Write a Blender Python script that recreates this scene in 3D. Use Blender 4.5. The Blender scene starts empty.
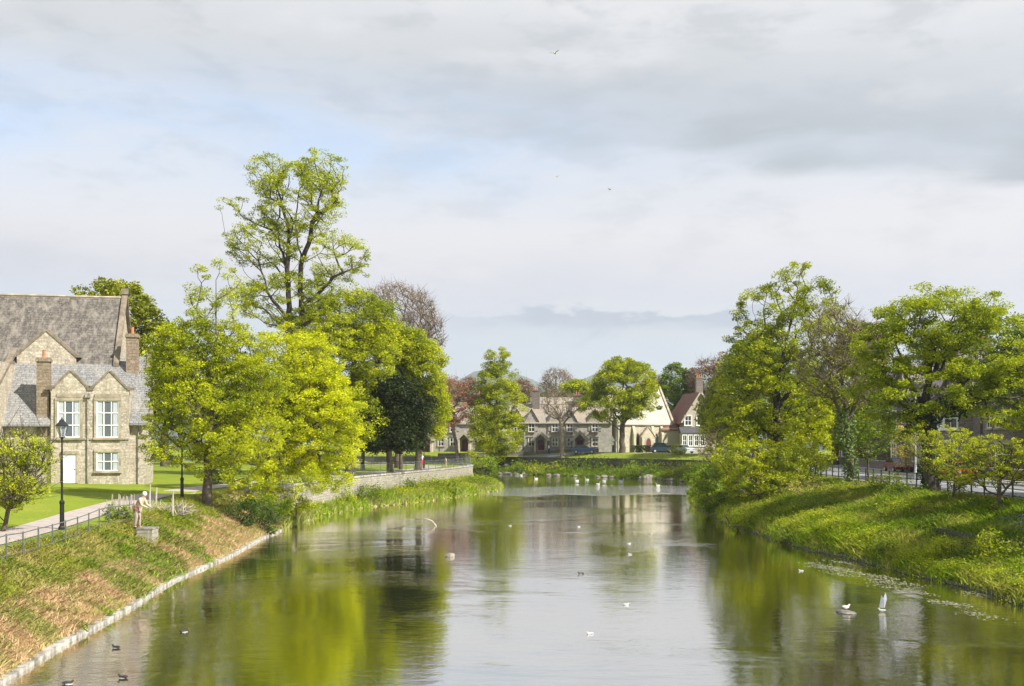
import bpy, math, random
import numpy as np
from mathutils import Vector, Matrix
R = math.radians
# ------------------------------------------------------------------ camera, sky, sun, exposure
scn = bpy.context.scene
F, HY, CH = 1100.0, 438.7, 6.0            # focal length in pixels, horizon row, camera height over the water
cam = bpy.data.objects.new('camera', bpy.data.cameras.new('camera'))
scn.collection.objects.link(cam); scn.camera = cam
cam.location = (0, 0, CH); cam.rotation_euler = (R(90), 0, 0)
cam.data.sensor_width = 36; cam.data.lens = F / 1024 * 36
cam.data.shift_y = (HY - 343) / 1024
cam.data.clip_start = 0.5; cam.data.clip_end = 30000
scn.view_settings.view_transform = 'Standard'; scn.view_settings.look = 'None'
scn.view_settings.gamma = 1; scn.view_settings.exposure = 0.85
scn.cycles.max_bounces = 7; scn.cycles.transparent_max_bounces = 6
scn.cycles.volume_bounces = 0; scn.cycles.use_denoising = True
SUN_AZ, SUN_EL = 122.0, 43.0              # compass angle clockwise from +Y
sd = Vector((math.sin(R(SUN_AZ)) * math.cos(R(SUN_EL)), math.cos(R(SUN_AZ)) * math.cos(R(SUN_EL)), math.sin(R(SUN_EL))))
sun = bpy.data.objects.new('sun', bpy.data.lights.new('sun', 'SUN')); scn.collection.objects.link(sun)
sun.data.energy = 5.0; sun.data.angle = R(0.5); sun.data.color = (1, 0.95, 0.86)
sun.rotation_euler = sd.to_track_quat('Z', 'Y').to_euler()

class NT:
    """tiny helper for node trees"""
    def __init__(s, tree): s.t = tree; s.n = tree.nodes; s.l = tree.links
    def new(s, typ, **kw):
        n = s.n.new(typ)
        for k, v in kw.items():
            if k.startswith('i_'): n.inputs[int(k[2:])].default_value = v
            else: setattr(n, k, v)
        return n
    def link(s, a, b): s.l.new(a, b)
    def val(s, node, i, v):
        if hasattr(v, 'is_linked') or hasattr(v, 'links'): s.l.new(v, node.inputs[i])
        else: node.inputs[i].default_value = v
    def math(s, op, a, b=0.0, c=None):
        n = s.n.new('ShaderNodeMath'); n.operation = op
        s.val(n, 0, a); s.val(n, 1, b)
        if c is not None: s.val(n, 2, c)
        return n.outputs[0]
    def smooth(s, x, a, b, lo=0.0, hi=1.0):
        n = s.n.new('ShaderNodeMapRange'); n.interpolation_type = 'SMOOTHSTEP'
        s.val(n, 0, x); n.inputs[1].default_value = a; n.inputs[2].default_value = b
        n.inputs[3].default_value = lo; n.inputs[4].default_value = hi
        return n.outputs[0]
    def mix(s, f, a, b, mode='MIX'):
        n = s.n.new('ShaderNodeMix'); n.data_type = 'RGBA'; n.blend_type = mode
        s.val(n, 0, f)
        for i, v in ((6, a), (7, b)):
            if hasattr(v, 'links'): s.l.new(v, n.inputs[i])
            else: n.inputs[i].default_value = (*v[:3], 1)
        return n.outputs[2]
    def noise(s, vec, scale, detail=4, rough=0.55, dist=0.0):
        n = s.n.new('ShaderNodeTexNoise'); n.inputs['Scale'].default_value = scale
        n.inputs['Detail'].default_value = detail; n.inputs['Roughness'].default_value = rough
        n.inputs['Distortion'].default_value = dist
        if vec is not None: s.l.new(vec, n.inputs['Vector'])
        return n.outputs['Fac']
    def comb(s, x, y, z):
        n = s.n.new('ShaderNodeCombineXYZ'); s.val(n, 0, x); s.val(n, 1, y); s.val(n, 2, z); return n.outputs[0]
    def ramp(s, x, stops, interp='EASE'):
        n = s.n.new('ShaderNodeValToRGB'); cr = n.color_ramp; cr.interpolation = interp
        while len(cr.elements) < len(stops): cr.elements.new(0.5)
        for e, (p, c) in zip(cr.elements, stops): e.position = p; e.color = (*c, 1)
        s.l.new(x, n.inputs[0]); return n.outputs[0]

w = bpy.data.worlds.new('World'); scn.world = w; w.use_nodes = True
T = NT(w.node_tree); T.n.clear()
out = T.new('ShaderNodeOutputWorld')
sky = T.new('ShaderNodeTexSky'); sky.sky_type = 'NISHITA'; sky.sun_disc = False
sky.sun_elevation = R(SUN_EL); sky.sun_rotation = R(SUN_AZ); sky.air_density = 1.0; sky.dust_density = 1.0
tc = T.new('ShaderNodeTexCoord'); sp = T.new('ShaderNodeSeparateXYZ'); T.link(tc.outputs['Generated'], sp.inputs[0])
X, Y, Z = sp.outputs
az = T.math('ARCTAN2', X, Y)
hor = T.math('SQRT', T.math('ADD', T.math('MULTIPLY', X, X), T.math('MULTIPLY', Y, Y)))
el = T.math('DIVIDE', Z, T.math('MAXIMUM', hor, 0.02))
n_big = T.noise(T.comb(T.math('MULTIPLY', az, 2.2), T.math('MULTIPLY', el, 7.5), 3.3), 1.0, 5, 0.5, 0.4)
n_mid = T.noise(T.comb(T.math('MULTIPLY', az, 5.0), T.math('MULTIPLY', el, 17.0), 8.1), 1.0, 6, 0.55, 0.3)
n_fine = T.noise(T.comb(T.math('MULTIPLY', az, 13.0), T.math('MULTIPLY', el, 34.0), 1.7), 1.0, 6, 0.6, 0.2)
# cloud tone: bright veil, darker in bellies
elw = T.math('ADD', el, T.math('MULTIPLY', T.math('SUBTRACT', n_big, 0.5), 0.11))
elw = T.math('ADD', elw, T.math('MULTIPLY', T.math('SUBTRACT', n_mid, 0.5), 0.035))
elw = T.math('ADD', elw, T.math('MULTIPLY', az, 0.03))
veil = T.ramp(elw, [(0.0, (.56, .63, .71)), (0.085, (.55, .62, .70)), (0.135, (.63, .64, .70)),
                    (0.19, (.73, .72, .745)), (0.25, (.64, .67, .73)), (0.33, (.62, .64, .67)),
                    (0.42, (.68, .69, .71)), (0.8, (.60, .63, .68))])
# grey belly: upper sky, stronger to the right, with a soft ragged lower edge
edge = T.math('ADD', 0.262, T.math('MULTIPLY', az, -0.13))
d_ = T.math('SUBTRACT', T.math('ADD', el, T.math('MULTIPLY', T.math('SUBTRACT', n_mid, 0.5), 0.07)), edge)
belly = T.math('MULTIPLY', T.smooth(d_, -0.003, 0.016), T.smooth(d_, 0.14, 0.04))
belly = T.math('MULTIPLY', belly, T.smooth(az, -0.22, 0.2, 0.25, 1.0))
belly = T.math('MULTIPLY', belly, T.smooth(n_mid, 0.35, 0.6, 0.45, 1.0))
c1 = T.mix(belly, veil, (.37, .41, .45))
c1 = T.mix(T.math('MULTIPLY', T.math('MULTIPLY', T.smooth(n_mid, 0.45, 0.68), T.smooth(el, 0.05, 0.25, 0.3, 0.75)), T.math('SUBTRACT', 1.0, T.math('MULTIPLY', belly, .75))), c1, (.72, .72, .74))
c1 = T.mix(T.math('MULTIPLY', T.smooth(n_fine, 0.47, 0.66), T.smooth(el, 0.12, 0.3, 0.15, 0.55)), c1, (.45, .48, .52))
# low bank of cumulus above the hills
top = T.math('ADD', 0.118, T.math('MULTIPLY', T.math('SUBTRACT', n_fine, 0.5), 0.075))
dl = T.math('SUBTRACT', top, el)
low = T.math('MULTIPLY', T.smooth(dl, -0.001, 0.005), T.smooth(dl, 0.034, 0.008))
low = T.math('MULTIPLY', low, T.smooth(n_mid, .36, .52, .35, 1.0))
low = T.math('MULTIPLY', low, T.math('MULTIPLY', T.smooth(az, -0.12, 0.02), T.smooth(az, 0.27, 0.2)))
c2 = T.mix(T.math('MULTIPLY', low, 0.95), c1, (.40, .46, .55))
# blue showing through, left of centre
bl = T.math('MULTIPLY', T.smooth(el, 0.17, 0.25), T.smooth(el, 0.36, 0.27))
bl = T.math('MULTIPLY', bl, T.smooth(az, 0.2, -0.15, 0.1, 0.75))
bl = T.math('ADD', bl, T.math('MULTIPLY', T.smooth(el, 0.15, 0.06), T.smooth(az, -0.05, -0.3, 0.15, 0.5)))
bl = T.math('MULTIPLY', bl, T.smooth(n_mid, 0.3, 0.65, 1.0, 0.35))
bgS = T.new('ShaderNodeBackground'); T.link(sky.outputs[0], bgS.inputs[0]); bgS.inputs[1].default_value = 0.13
bgC = T.new('ShaderNodeBackground'); T.link(c2, bgC.inputs[0]); bgC.inputs[1].default_value = 0.655
mx = T.new('ShaderNodeMixShader')
T.link(T.math('SUBTRACT', 1.0, T.math('MULTIPLY', bl, 0.8)), mx.inputs[0]); T.link(bgS.outputs[0], mx.inputs[1]); T.link(bgC.outputs[0], mx.inputs[2])
T.link(mx.outputs[0], out.inputs[0])

# ------------------------------------------------------------------ helpers
def P(px, py, Yd): return np.array([(px - 512) / F * Yd, Yd, CH - (py - HY) / F * Yd])
def G(px, py, z=0.0):
    Yd = F * (CH - z) / (py - HY); return np.array([(px - 512) / F * Yd, Yd, z])

MATS = {}
def newmat(name):
    m = bpy.data.materials.new(name); m.use_nodes = True; MATS[name] = m
    t = NT(m.node_tree); return m, t, t.n['Principled BSDF']
def mat_plain(name, c, rough=0.7, var=0.15, scale=3.0, metal=0.0, bump=0.0):
    m, t, b = newmat(name)
    tc = t.new('ShaderNodeTexCoord')
    n = t.noise(tc.outputs['Object'], scale, 5)
    lo = tuple(x * (1 - var) for x in c); hi = tuple(min(1, x * (1 + var)) for x in c)
    t.link(t.ramp(n, [(0.3, lo), (0.7, hi)]), b.inputs['Base Color'])
    b.inputs['Roughness'].default_value = rough; b.inputs['Metallic'].default_value = metal
    if bump:
        bp = t.new('ShaderNodeBump'); bp.inputs['Strength'].default_value = bump; bp.inputs['Distance'].default_value = 0.05
        t.link(t.noise(tc.outputs['Object'], scale * 6, 4), bp.inputs['Height']); t.link(bp.outputs[0], b.inputs['Normal'])
    return m
def mat_glass(name, c=(.02, .03, .035), rough=0.08):
    m, t, b = newmat(name)
    b.inputs['Base Color'].default_value = (*c, 1); b.inputs['Roughness'].default_value = rough
    b.inputs['IOR'].default_value = 1.6
    return m
def mat_courses(name, c1, c2, mortar, bw, bh, ms=0.012, stain=(.1, .1, .1), stain_amt=0.3, rough=0.85, stain_scale=0.6, bump=0.6, vari=0.5):
    """coursed stone or slate laid out in metres through the UV map"""
    m, t, b = newmat(name)
    uv = t.new('ShaderNodeTexCoord').outputs['UV']
    nz = t.noise(uv, 0.9, 3)
    br = t.new('ShaderNodeTexBrick'); t.link(uv, br.inputs['Vector'])
    br.inputs['Color1'].default_value = (*c1, 1); br.inputs['Color2'].default_value = (*c2, 1); br.inputs['Mortar'].default_value = (*mortar, 1)
    br.inputs['Scale'].default_value = 1; br.inputs['Brick Width'].default_value = bw; br.inputs['Row Height'].default_value = bh
    br.inputs['Mortar Size'].default_value = ms; br.inputs['Bias'].default_value = 0; br.offset = 0.47; br.squash = 0.8; br.squash_frequency = 3
    n1 = t.noise(uv, 2.6, 6, 0.65)
    col = t.mix(t.smooth(n1, 0.3, 0.7, 0, vari), br.outputs['Color'], tuple(x * 0.55 for x in c1), 'MIX')
    mp = t.new('ShaderNodeMapping'); mp.inputs['Scale'].default_value = (1.9, .8, 1); t.link(uv, mp.inputs['Vector'])
    n2 = t.noise(mp.outputs[0], stain_scale, 8, 0.72, 0.3)
    col = t.mix(t.smooth(n2, 0.42, 0.68, 0, stain_amt), col, stain)
    n3 = t.noise(uv, 7.0, 3, 0.6)
    col = t.mix(t.smooth(n3, 0.48, 0.72, 0, 0.6), col, tuple(min(1, x * 1.4) for x in c2))
    n4 = t.noise(uv, 4.3, 4, 0.7); col = t.mix(t.smooth(n4, 0.52, 0.72, 0, 0.55), col, tuple(x * 0.45 for x in c1))
    t.link(col, b.inputs['Base Color']); b.inputs['Roughness'].default_value = rough
    bp = t.new('ShaderNodeBump'); bp.inputs['Strength'].default_value = bump; bp.inputs['Distance'].default_value = 0.03
    t.link(t.math('ADD', t.math('MULTIPLY', br.outputs['Fac'], -1.0), n1), bp.inputs['Height']); t.link(bp.outputs[0], b.inputs['Normal'])
    return m
def mat_leaf(name, c1, c2, c3=None, trans=0.35, scale=0.35):
    m, t, b = newmat(name)
    g = t.new('ShaderNodeNewGeometry'); tc = t.new('ShaderNodeTexCoord')
    col = t.mix(g.outputs['Random Per Island'], c1, c2)
    n = t.noise(tc.outputs['Object'], scale, 3, 0.6)
    col = t.mix(t.smooth(n, 0.42, 0.62, 0, 0.7), col, c3 or tuple(x * 0.6 for x in c1))
    t.link(col, b.inputs['Base Color']); b.inputs['Roughness'].default_value = 0.55
    b.inputs['Specular IOR Level'].default_value = 0.12
    tr = t.new('ShaderNodeBsdfTranslucent'); t.link(col, tr.inputs[0])
    mx = t.new('ShaderNodeMixShader'); mx.inputs[0].default_value = trans
    t.link(b.outputs[0], mx.inputs[1]); t.link(tr.outputs[0], mx.inputs[2]); t.link(mx.outputs[0], t.n['Material Output'].inputs[0])
    return m

def tag(o, label=None, cat=None, group=None, kind=None):
    if label: o['label'] = label
    if cat: o['category'] = cat
    if group: o['group'] = group
    if kind: o['kind'] = kind
    return o
def empty(name, loc, label, cat, group=None, rz=0):
    o = bpy.data.objects.new(name, None); scn.collection.objects.link(o)
    o.location = loc; o.rotation_euler = (0, 0, rz); o.empty_display_size = 0.3
    return tag(o, label, cat, group)
def raw_mesh(name, V, Fc, mats, parent=None, uv=True, smooth=False, midx=None, local=None):
    """V (n,3) array, Fc either (m,k) int array or a list of tuples"""
    me = bpy.data.meshes.new(name)
    V = np.asarray(V, dtype=np.float32)
    if local is not None: V = V - np.asarray(local, dtype=np.float32)
    if isinstance(Fc, np.ndarray):
        m, k = Fc.shape
        me.vertices.add(len(V)); me.vertices.foreach_set('co', V.ravel())
        me.loops.add(m * k); me.loops.foreach_set('vertex_index', Fc.astype(np.int32).ravel())
        me.polygons.add(m); me.polygons.foreach_set('loop_start', np.arange(0, m * k, k, dtype=np.int32))
        me.update(calc_edges=True)
    else:
        me.from_pydata(V.tolist(), [], Fc); me.update()
    for m_ in (mats if isinstance(mats, (list, tuple)) else [mats]): me.materials.append(m_)
    if midx is not None: me.polygons.foreach_set('material_index', np.asarray(midx, dtype=np.int32))
    if smooth: me.polygons.foreach_set('use_smooth', np.ones(len(me.polygons), dtype=bool))
    if uv: auto_uv(me)
    o = bpy.data.objects.new(name, me); scn.collection.objects.link(o)
    if parent: o.parent = parent
    return o
def auto_uv(me):
    lay = me.uv_layers.new(name='UVMap')
    for p in me.polygons:
        n = p.normal
        if abs(n.z) > 0.97: t = Vector((1, 0, 0)); b = Vector((0, 1, 0))
        else:
            t = Vector((-n.y, n.x, 0)).normalized(); b = n.cross(t)
        for li in p.loop_indices:
            co = me.vertices[me.loops[li].vertex_index].co
            lay.data[li].uv = (co.dot(t), co.dot(b))

class MB:
    def __init__(s): s.V = []; s.F = []
    def add(s, vs, fs):
        k = len(s.V); s.V += [tuple(map(float, v)) for v in vs]; s.F += [tuple(k + i for i in f) for f in fs]; return s
    def box(s, x0, x1, y0, y1, z0, z1):
        v = [(x, y, z) for z in (z0, z1) for y in (y0, y1) for x in (x0, x1)]
        return s.add(v, [(0, 2, 3, 1), (4, 5, 7, 6), (0, 1, 5, 4), (1, 3, 7, 5), (3, 2, 6, 7), (2, 0, 4, 6)])
    def prism(s, poly, axis, a, b):
        """extrude a 2-D polygon along axis ('y': poly in x,z ; 'x': poly in y,z ; 'z': poly in x,y)"""
        def q(p, t): return {'y': (p[0], t, p[1]), 'x': (t, p[0], p[1]), 'z': (p[0], p[1], t)}[axis]
        n = len(poly)
        v = [q(p, a) for p in poly] + [q(p, b) for p in poly]
        f = [tuple(range(n)), tuple(range(2 * n - 1, n - 1, -1))] + [(i, n + i, n + (i + 1) % n, (i + 1) % n) for i in range(n)]
        return s.add(v, f)
    def slab(s, pts, t):
        """thick sheet under a planar polygon of 3-D points; thickness t straight down"""
        n = len(pts); v = list(pts) + [(p[0], p[1], p[2] - t) for p in pts]
        return s.add(v, [tuple(range(n)), tuple(range(2 * n - 1, n - 1, -1))] + [(i, n + i, n + (i + 1) % n, (i + 1) % n) for i in range(n)])
    def tube(s, pts, rad, n=6, cap=True, sy=1.0):
        pts = [Vector(p) for p in pts]
        if not isinstance(rad, (list, tuple)): rad = [rad] * len(pts)
        k = len(s.V); up = Vector((0, 0, 1)); prev = None
        for i, p in enumerate(pts):
            d = (pts[min(i + 1, len(pts) - 1)] - pts[max(i - 1, 0)]).normalized()
            if prev is None:
                a = up.cross(d)
                if a.length < 0.05: a = Vector((1, 0, 0))
            else: a = prev - d * prev.dot(d)
            a.normalize(); prev = a; b = d.cross(a)
            for j in range(n):
                th = 2 * math.pi * j / n
                s.V.append(tuple(p + (a * math.cos(th) + b * math.sin(th) * sy) * rad[i]))
        for i in range(len(pts) - 1):
            for j in range(n):
                s.F.append((k + i * n + j, k + i * n + (j + 1) % n, k + (i + 1) * n + (j + 1) % n, k + (i + 1) * n + j))
        if cap:
            s.F.append(tuple(k + j for j in range(n))[::-1]); s.F.append(tuple(k + (len(pts) - 1) * n + j for j in range(n)))
        return s
    def lathe(s, prof, c=(0, 0, 0), n=10):
        pts = [(c[0], c[1], c[2] + z) for r, z in prof]
        k = len(s.V)
        for (r, z) in prof:
            for j in range(n):
                th = 2 * math.pi * j / n; s.V.append((c[0] + r * math.cos(th), c[1] + r * math.sin(th), c[2] + z))
        for i in range(len(prof) - 1):
            for j in range(n): s.F.append((k + i * n + j, k + i * n + (j + 1) % n, k + (i + 1) * n + (j + 1) % n, k + (i + 1) * n + j))
        s.F.append(tuple(k + j for j in range(n))[::-1]); s.F.append(tuple(k + (len(prof) - 1) * n + j for j in range(n)))
        return s
    def ellipsoid(s, c, r, nu=10, nv=7, jit=0, seed=0):
        rg = random.Random(seed); k = len(s.V)
        s.V.append((c[0], c[1], c[2] - r[2]))
        for i in range(1, nv):
            ph = -math.pi / 2 + math.pi * i / nv
            for j in range(nu):
                th = 2 * math.pi * j / nu; q = 1 + rg.uniform(-jit, jit)
                s.V.append((c[0] + r[0] * math.cos(ph) * math.cos(th) * q, c[1] + r[1] * math.cos(ph) * math.sin(th) * q, c[2] + r[2] * math.sin(ph) * q))
        s.V.append((c[0], c[1], c[2] + r[2])); top = len(s.V) - 1
        for j in range(nu):
            s.F.append((k, k + 1 + (j + 1) % nu, k + 1 + j)); s.F.append((top, k + 1 + (nv - 2) * nu + j, k + 1 + (nv - 2) * nu + (j + 1) % nu))
        for i in range(nv - 2):
            for j in range(nu):
                a = k + 1 + i * nu; s.F.append((a + j, a + (j + 1) % nu, a + nu + (j + 1) % nu, a + nu + j))
        return s
    def build(s, name, mat, parent=None, smooth=False, uv=True): return raw_mesh(name, s.V, s.F, mat, parent, uv=uv, smooth=smooth)

def copy_tree(o, parent=None):
    c = o.copy(); scn.collection.objects.link(c)
    if parent: c.parent = parent
    for ch in list(o.children): copy_tree(ch, c)
    return c

# ------------------------------------------------------------------ materials
M = {}
M['limestone'] = mat_courses('limestone_rubble', (.38, .33, .25), (.60, .53, .42), (.46, .41, .33), .62, .24, .03, (.17, .145, .11), .55)
M['limestone_trim'] = mat_plain('dressed_sandstone', (.34, .29, .215), .85, .3, 1.5, bump=.3)
M['coping_dark'] = mat_plain('weathered_coping', (.19, .155, .115), .9, .35, 2.0, bump=.3)
M['chimney_brown'] = mat_courses('brown_chimney_stone', (.24, .18, .12), (.33, .26, .18), (.2, .16, .12), .5, .25, .03, (.12, .09, .07), .5)
M['grey_stone'] = mat_courses('grey_cottage_stone', (.36, .34, .30), (.48, .45, .40), (.38, .35, .31), .45, .2, .02, (.13, .12, .11), .5)
M['cream_stone'] = mat_courses('cream_church_stone', (.46, .41, .30), (.60, .54, .42), (.5, .45, .35), .5, .22, .015, (.3, .26, .18), .35)
M['river_wall'] = mat_courses('river_wall_stone', (.27, .25, .20), (.40, .37, .31), (.24, .21, .16), .5, .19, .02, (.17, .17, .09), .6)
M['dark_wall'] = mat_courses('shade_dark_mossy_wall', (.07, .07, .045), (.12, .115, .08), (.04, .04, .03), .5, .2, .02, (.05, .065, .02), .8)  # shade on the bank walls is put into this dark base colour
M['mottled_slate'] = mat_courses('old_mottled_slate', (.09, .078, .068), (.17, .148, .128), (.04, .036, .032), .38, .27, .02, (.30, .27, .225), .7, stain_scale=.9, vari=.9)
M['pale_slate'] = mat_courses('pale_slate', (.17, .172, .175), (.28, .275, .27), (.09, .09, .09), .36, .24, .02, (.33, .31, .26), .6)
M['lichen_slate'] = mat_courses('lichened_slate', (.26, .235, .21), (.37, .34, .29), (.16, .14, .12), .36, .26, .02, (.36, .25, .13), .6, stain_scale=.35)
M['church_slate'] = mat_courses('light_church_slate', (.40, .38, .34), (.50, .47, .42), (.3, .28, .26), .4, .28, .015, (.44, .42, .38), .4)  # lighter base colour than the other slate roofs
M['red_tile'] = mat_courses('red_clay_tile', (.17, .075, .055), (.23, .11, .08), (.10, .05, .04), .3, .25, .02, (.24, .12, .08), .5)
M['render_white'] = mat_plain('white_render', (.38, .345, .28), .8, .08, .8)
M['render_orange'] = mat_plain('ochre_render', (.42, .19, .10), .85, .2, .8)
M['brown_stone'] = mat_courses('brown_terrace_stone', (.17, .14, .12), (.25, .21, .18), (.16, .14, .12), .5, .22, .02, (.09, .08, .08), .5)
M['dark_slate'] = mat_plain('dark_slate', (.05, .05, .055), .6, .2, 3)
M['purple_slate'] = mat_courses('purple_slate', (.20, .16, .17), (.28, .23, .24), (.1, .08, .09), .35, .25, .02, (.3, .26, .24), .4)
M['white_paint'] = mat_plain('white_paint', (.80, .80, .77), .45, .05, 2)
M['door_pale'] = mat_plain('pale_green_door_paint', (.66, .74, .68), .5, .05, 2)
M['door_red'] = mat_plain('dark_red_door_paint', (.12, .025, .02), .5, .1, 2)
M['black_iron'] = mat_plain('black_iron', (.012, .014, .014), .4, .2, 6)
M['grey_iron'] = mat_plain('weathered_grey_iron', (.10, .115, .11), .5, .2, 6)
M['galv'] = mat_plain('galvanised_steel', (.48, .50, .52), .4, .1, 5)
M['glass'] = mat_glass('window_glass')
M['pane_pale'] = mat_glass('pane_with_blind', (.10, .12, .14), .12)
M['lamp_glass'] = mat_glass('lantern_glass', (.25, .28, .3), .15)
M['curtain'] = mat_plain('white_curtain', (.42, .45, .47), .9, .05, 4)
M['pot'] = mat_plain('terracotta', (.45, .17, .08), .8, .15, 4)
M['bark'] = mat_plain('bark', (.10, .080, .058), .95, .35, 3, bump=.6)
M['bark_pale'] = mat_plain('pale_bark', (.20, .16, .115), .95, .3, 3, bump=.6)
M['bark_dark'] = mat_plain('dark_bark', (.055, .045, .035), .95, .3, 3, bump=.6)
M['rock'] = mat_plain('river_rock', (.19, .175, .145), .85, .45, 1.8, bump=.6)
M['kerb'] = mat_plain('pale_kerb_stone', (.29, .275, .24), .9, .55, 3.2, bump=.5)
M['stick'] = mat_plain('bleached_sticks', (.36, .32, .265), .9, .25, 5)
M['white_feather'] = mat_plain('white_feathers', (.5, .5, .49), .8, .04, 4)
M['grey_feather'] = mat_plain('grey_feathers', (.40, .42, .45), .8, .1, 4)
M['dark_feather'] = mat_plain('dark_feathers', (.03, .028, .025), .7, .2, 4)
M['orange'] = mat_plain('orange_beak', (.7, .2, .03), .5, .1, 4)
# ground: three looks
def mat_lawn():
    m, t, b = newmat('mown_lawn'); tc = t.new('ShaderNodeTexCoord').outputs['Object']
    n1 = t.noise(tc, 0.22, 5); n2 = t.noise(tc, 6.0, 4, .7)
    c = t.ramp(n1, [(.3, (.17, .23, .018)), (.55, (.23, .28, .022)), (.75, (.31, .31, .05))])
    c = t.mix(t.smooth(n2, .3, .7, 0, .55), c, (.10, .15, .012))
    c = t.mix(t.smooth(t.noise(tc, 1.1, 6, .7), .58, .72, 0, .5), c, (.30, .28, .10))
    t.link(c, b.inputs['Base Color']); b.inputs['Roughness'].default_value = .9; b.inputs['Specular IOR Level'].default_value = .15
    bp = t.new('ShaderNodeBump'); bp.inputs['Strength'].default_value = .8; bp.inputs['Distance'].default_value = .06
    t.link(t.noise(tc, 14, 3, .7), bp.inputs['Height']); t.link(bp.outputs[0], b.inputs['Normal']); return m
def mat_bank(name, green, straw, soil, bias):
    m, t, b = newmat(name); tc = t.new('ShaderNodeTexCoord').outputs['Object']
    n1 = t.noise(tc, 0.55, 5, .6); n2 = t.noise(tc, 3.5, 5, .7)
    c = t.mix(t.smooth(n1, bias - .08, bias + .08), green, straw)
    c = t.mix(t.smooth(n2, .5, .68), c, soil)
    t.link(c, b.inputs['Base Color']); b.inputs['Roughness'].default_value = .95; b.inputs['Specular IOR Level'].default_value = .1
    bp = t.new('ShaderNodeBump'); bp.inputs['Strength'].default_value = 1; bp.inputs['Distance'].default_value = .12
    t.link(n2, bp.inputs['Height']); t.link(bp.outputs[0], b.inputs['Normal']); return m
M['lawn'] = mat_lawn()
M['bank_left'] = mat_bank('rough_bank_left', (.24, .26, .04), (.52, .42, .22), (.20, .14, .07), .47)
M['bank_right'] = mat_bank('rough_bank_right', (.10, .17, .012), (.26, .27, .05), (.06, .07, .02), .56)
M['bed'] = mat_plain('river_bed_mud', (.045, .045, .022), .9, .3, .5)
M['far_ground'] = mat_plain('distant_fields', (.05, .075, .05), .95, .5, .004)
M['gravel'] = mat_plain('pale_path', (.36, .31, .28), .95, .15, 2.5, bump=.3)
M['asphalt'] = mat_plain('worn_asphalt', (.17, .17, .18), .9, .15, 1.2, bump=.2)
M['paving'] = mat_plain('pavement', (.30, .29, .27), .9, .15, 1.5, bump=.2)
M['line_paint'] = mat_plain('road_paint', (.7, .7, .66), .7, .1, 3)

def mat_water():
    m, t, b = newmat('river_water')
    tc = t.new('ShaderNodeTexCoord').outputs['Object']
    s = t.new('ShaderNodeSeparateXYZ'); t.link(tc, s.inputs[0])
    n = t.noise(tc, 0.12, 4)
    col = t.ramp(n, [(.35, (.014, .016, .003)), (.65, (.030, .024, .008))])
    vec = t.comb(t.math('MULTIPLY', s.outputs[0], 1.0), t.math('MULTIPLY', s.outputs[1], 2.2), 0.0)
    h1 = t.noise(vec, 1.1, 3, .55, .3); h2 = t.noise(vec, 4.5, 3, .6)
    patch = t.noise(tc, 0.09, 3, .5, .8)
    rif = t.smooth(t.math('ADD', s.outputs[1], t.math('MULTIPLY', patch, 26)), 128, 134)
    rif = t.math('MULTIPLY', rif, t.smooth(t.math('ADD', s.outputs[1], t.math('MULTIPLY', patch, 26)), 156, 146))
    amp = t.math('ADD', t.smooth(patch, .48, .64, .35, 1.0), t.math('MULTIPLY', rif, 7.0))
    h3 = t.noise(t.comb(t.math('MULTIPLY', s.outputs[0], .55), t.math('MULTIPLY', s.outputs[1], .42), 5.0), 1.0, 4, .62, .4)
    hh = t.math('MULTIPLY', t.math('ADD', t.math('ADD', h1, t.math('MULTIPLY', h2, .38)), t.math('MULTIPLY', h3, 1.7)), amp)
    bp = t.new('ShaderNodeBump'); bp.inputs['Strength'].default_value = 1; bp.inputs['Distance'].default_value = .015
    t.link(hh, bp.inputs['Height'])
    t.n.remove(b)
    df = t.new('ShaderNodeBsdfDiffuse'); t.link(col, df.inputs[0])
    gl = t.new('ShaderNodeBsdfGlossy'); gl.inputs['Roughness'].default_value = .02; gl.inputs[0].default_value = (.97, .95, .91, 1)
    t.link(bp.outputs[0], gl.inputs['Normal'])
    fr = t.new('ShaderNodeFresnel'); fr.inputs['IOR'].default_value = 2.3; t.link(bp.outputs[0], fr.inputs['Normal'])
    fac = t.math('MINIMUM', t.math('ADD', t.math('MULTIPLY', fr.outputs[0], .6), .58), 1.0)
    mx = t.new('ShaderNodeMixShader'); t.link(fac, mx.inputs[0]); t.link(df.outputs[0], mx.inputs[1]); t.link(gl.outputs[0], mx.inputs[2])
    t.link(mx.outputs[0], t.n['Material Output'].inputs[0]); return m
M['water'] = mat_water()

# leaves (spring greens)
L = {}
L['yellow'] = mat_leaf('yellow_green_leaves', (.45, .50, .010), (.67, .68, .015), (.19, .25, .008), .34)
L['lime'] = mat_leaf('lime_leaves', (.33, .385, .010), (.53, .555, .014), (.12, .17, .008), .32)
L['fresh'] = mat_leaf('fresh_green_leaves', (.26, .33, .010), (.50, .54, .015), (.09, .14, .008), .34)
L['olive'] = mat_leaf('olive_leaves', (.25, .27, .018), (.42, .43, .025), (.12, .15, .012), .3)
L['mid'] = mat_leaf('mid_green_leaves', (.11, .18, .010), (.24, .31, .012), (.055, .10, .008), .3)
L['yew'] = mat_leaf('yew_needles', (.018, .032, .008), (.045, .062, .012), (.012, .02, .006), .08)
L['brown'] = mat_leaf('bronze_buds', (.24, .16, .11), (.32, .22, .15), (.17, .12, .08), .3)
L['copper'] = mat_leaf('copper_buds', (.40, .20, .13), (.48, .27, .18), (.30, .18, .10), .35)
L['ivy'] = mat_leaf('ivy_leaves', (.025, .06, .008), (.05, .11, .012), (.02, .04, .008), .15)
L['ivy_pale'] = mat_leaf('pale_ivy_leaves', (.13, .19, .05), (.24, .31, .09), (.06, .1, .02), .2)
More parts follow.
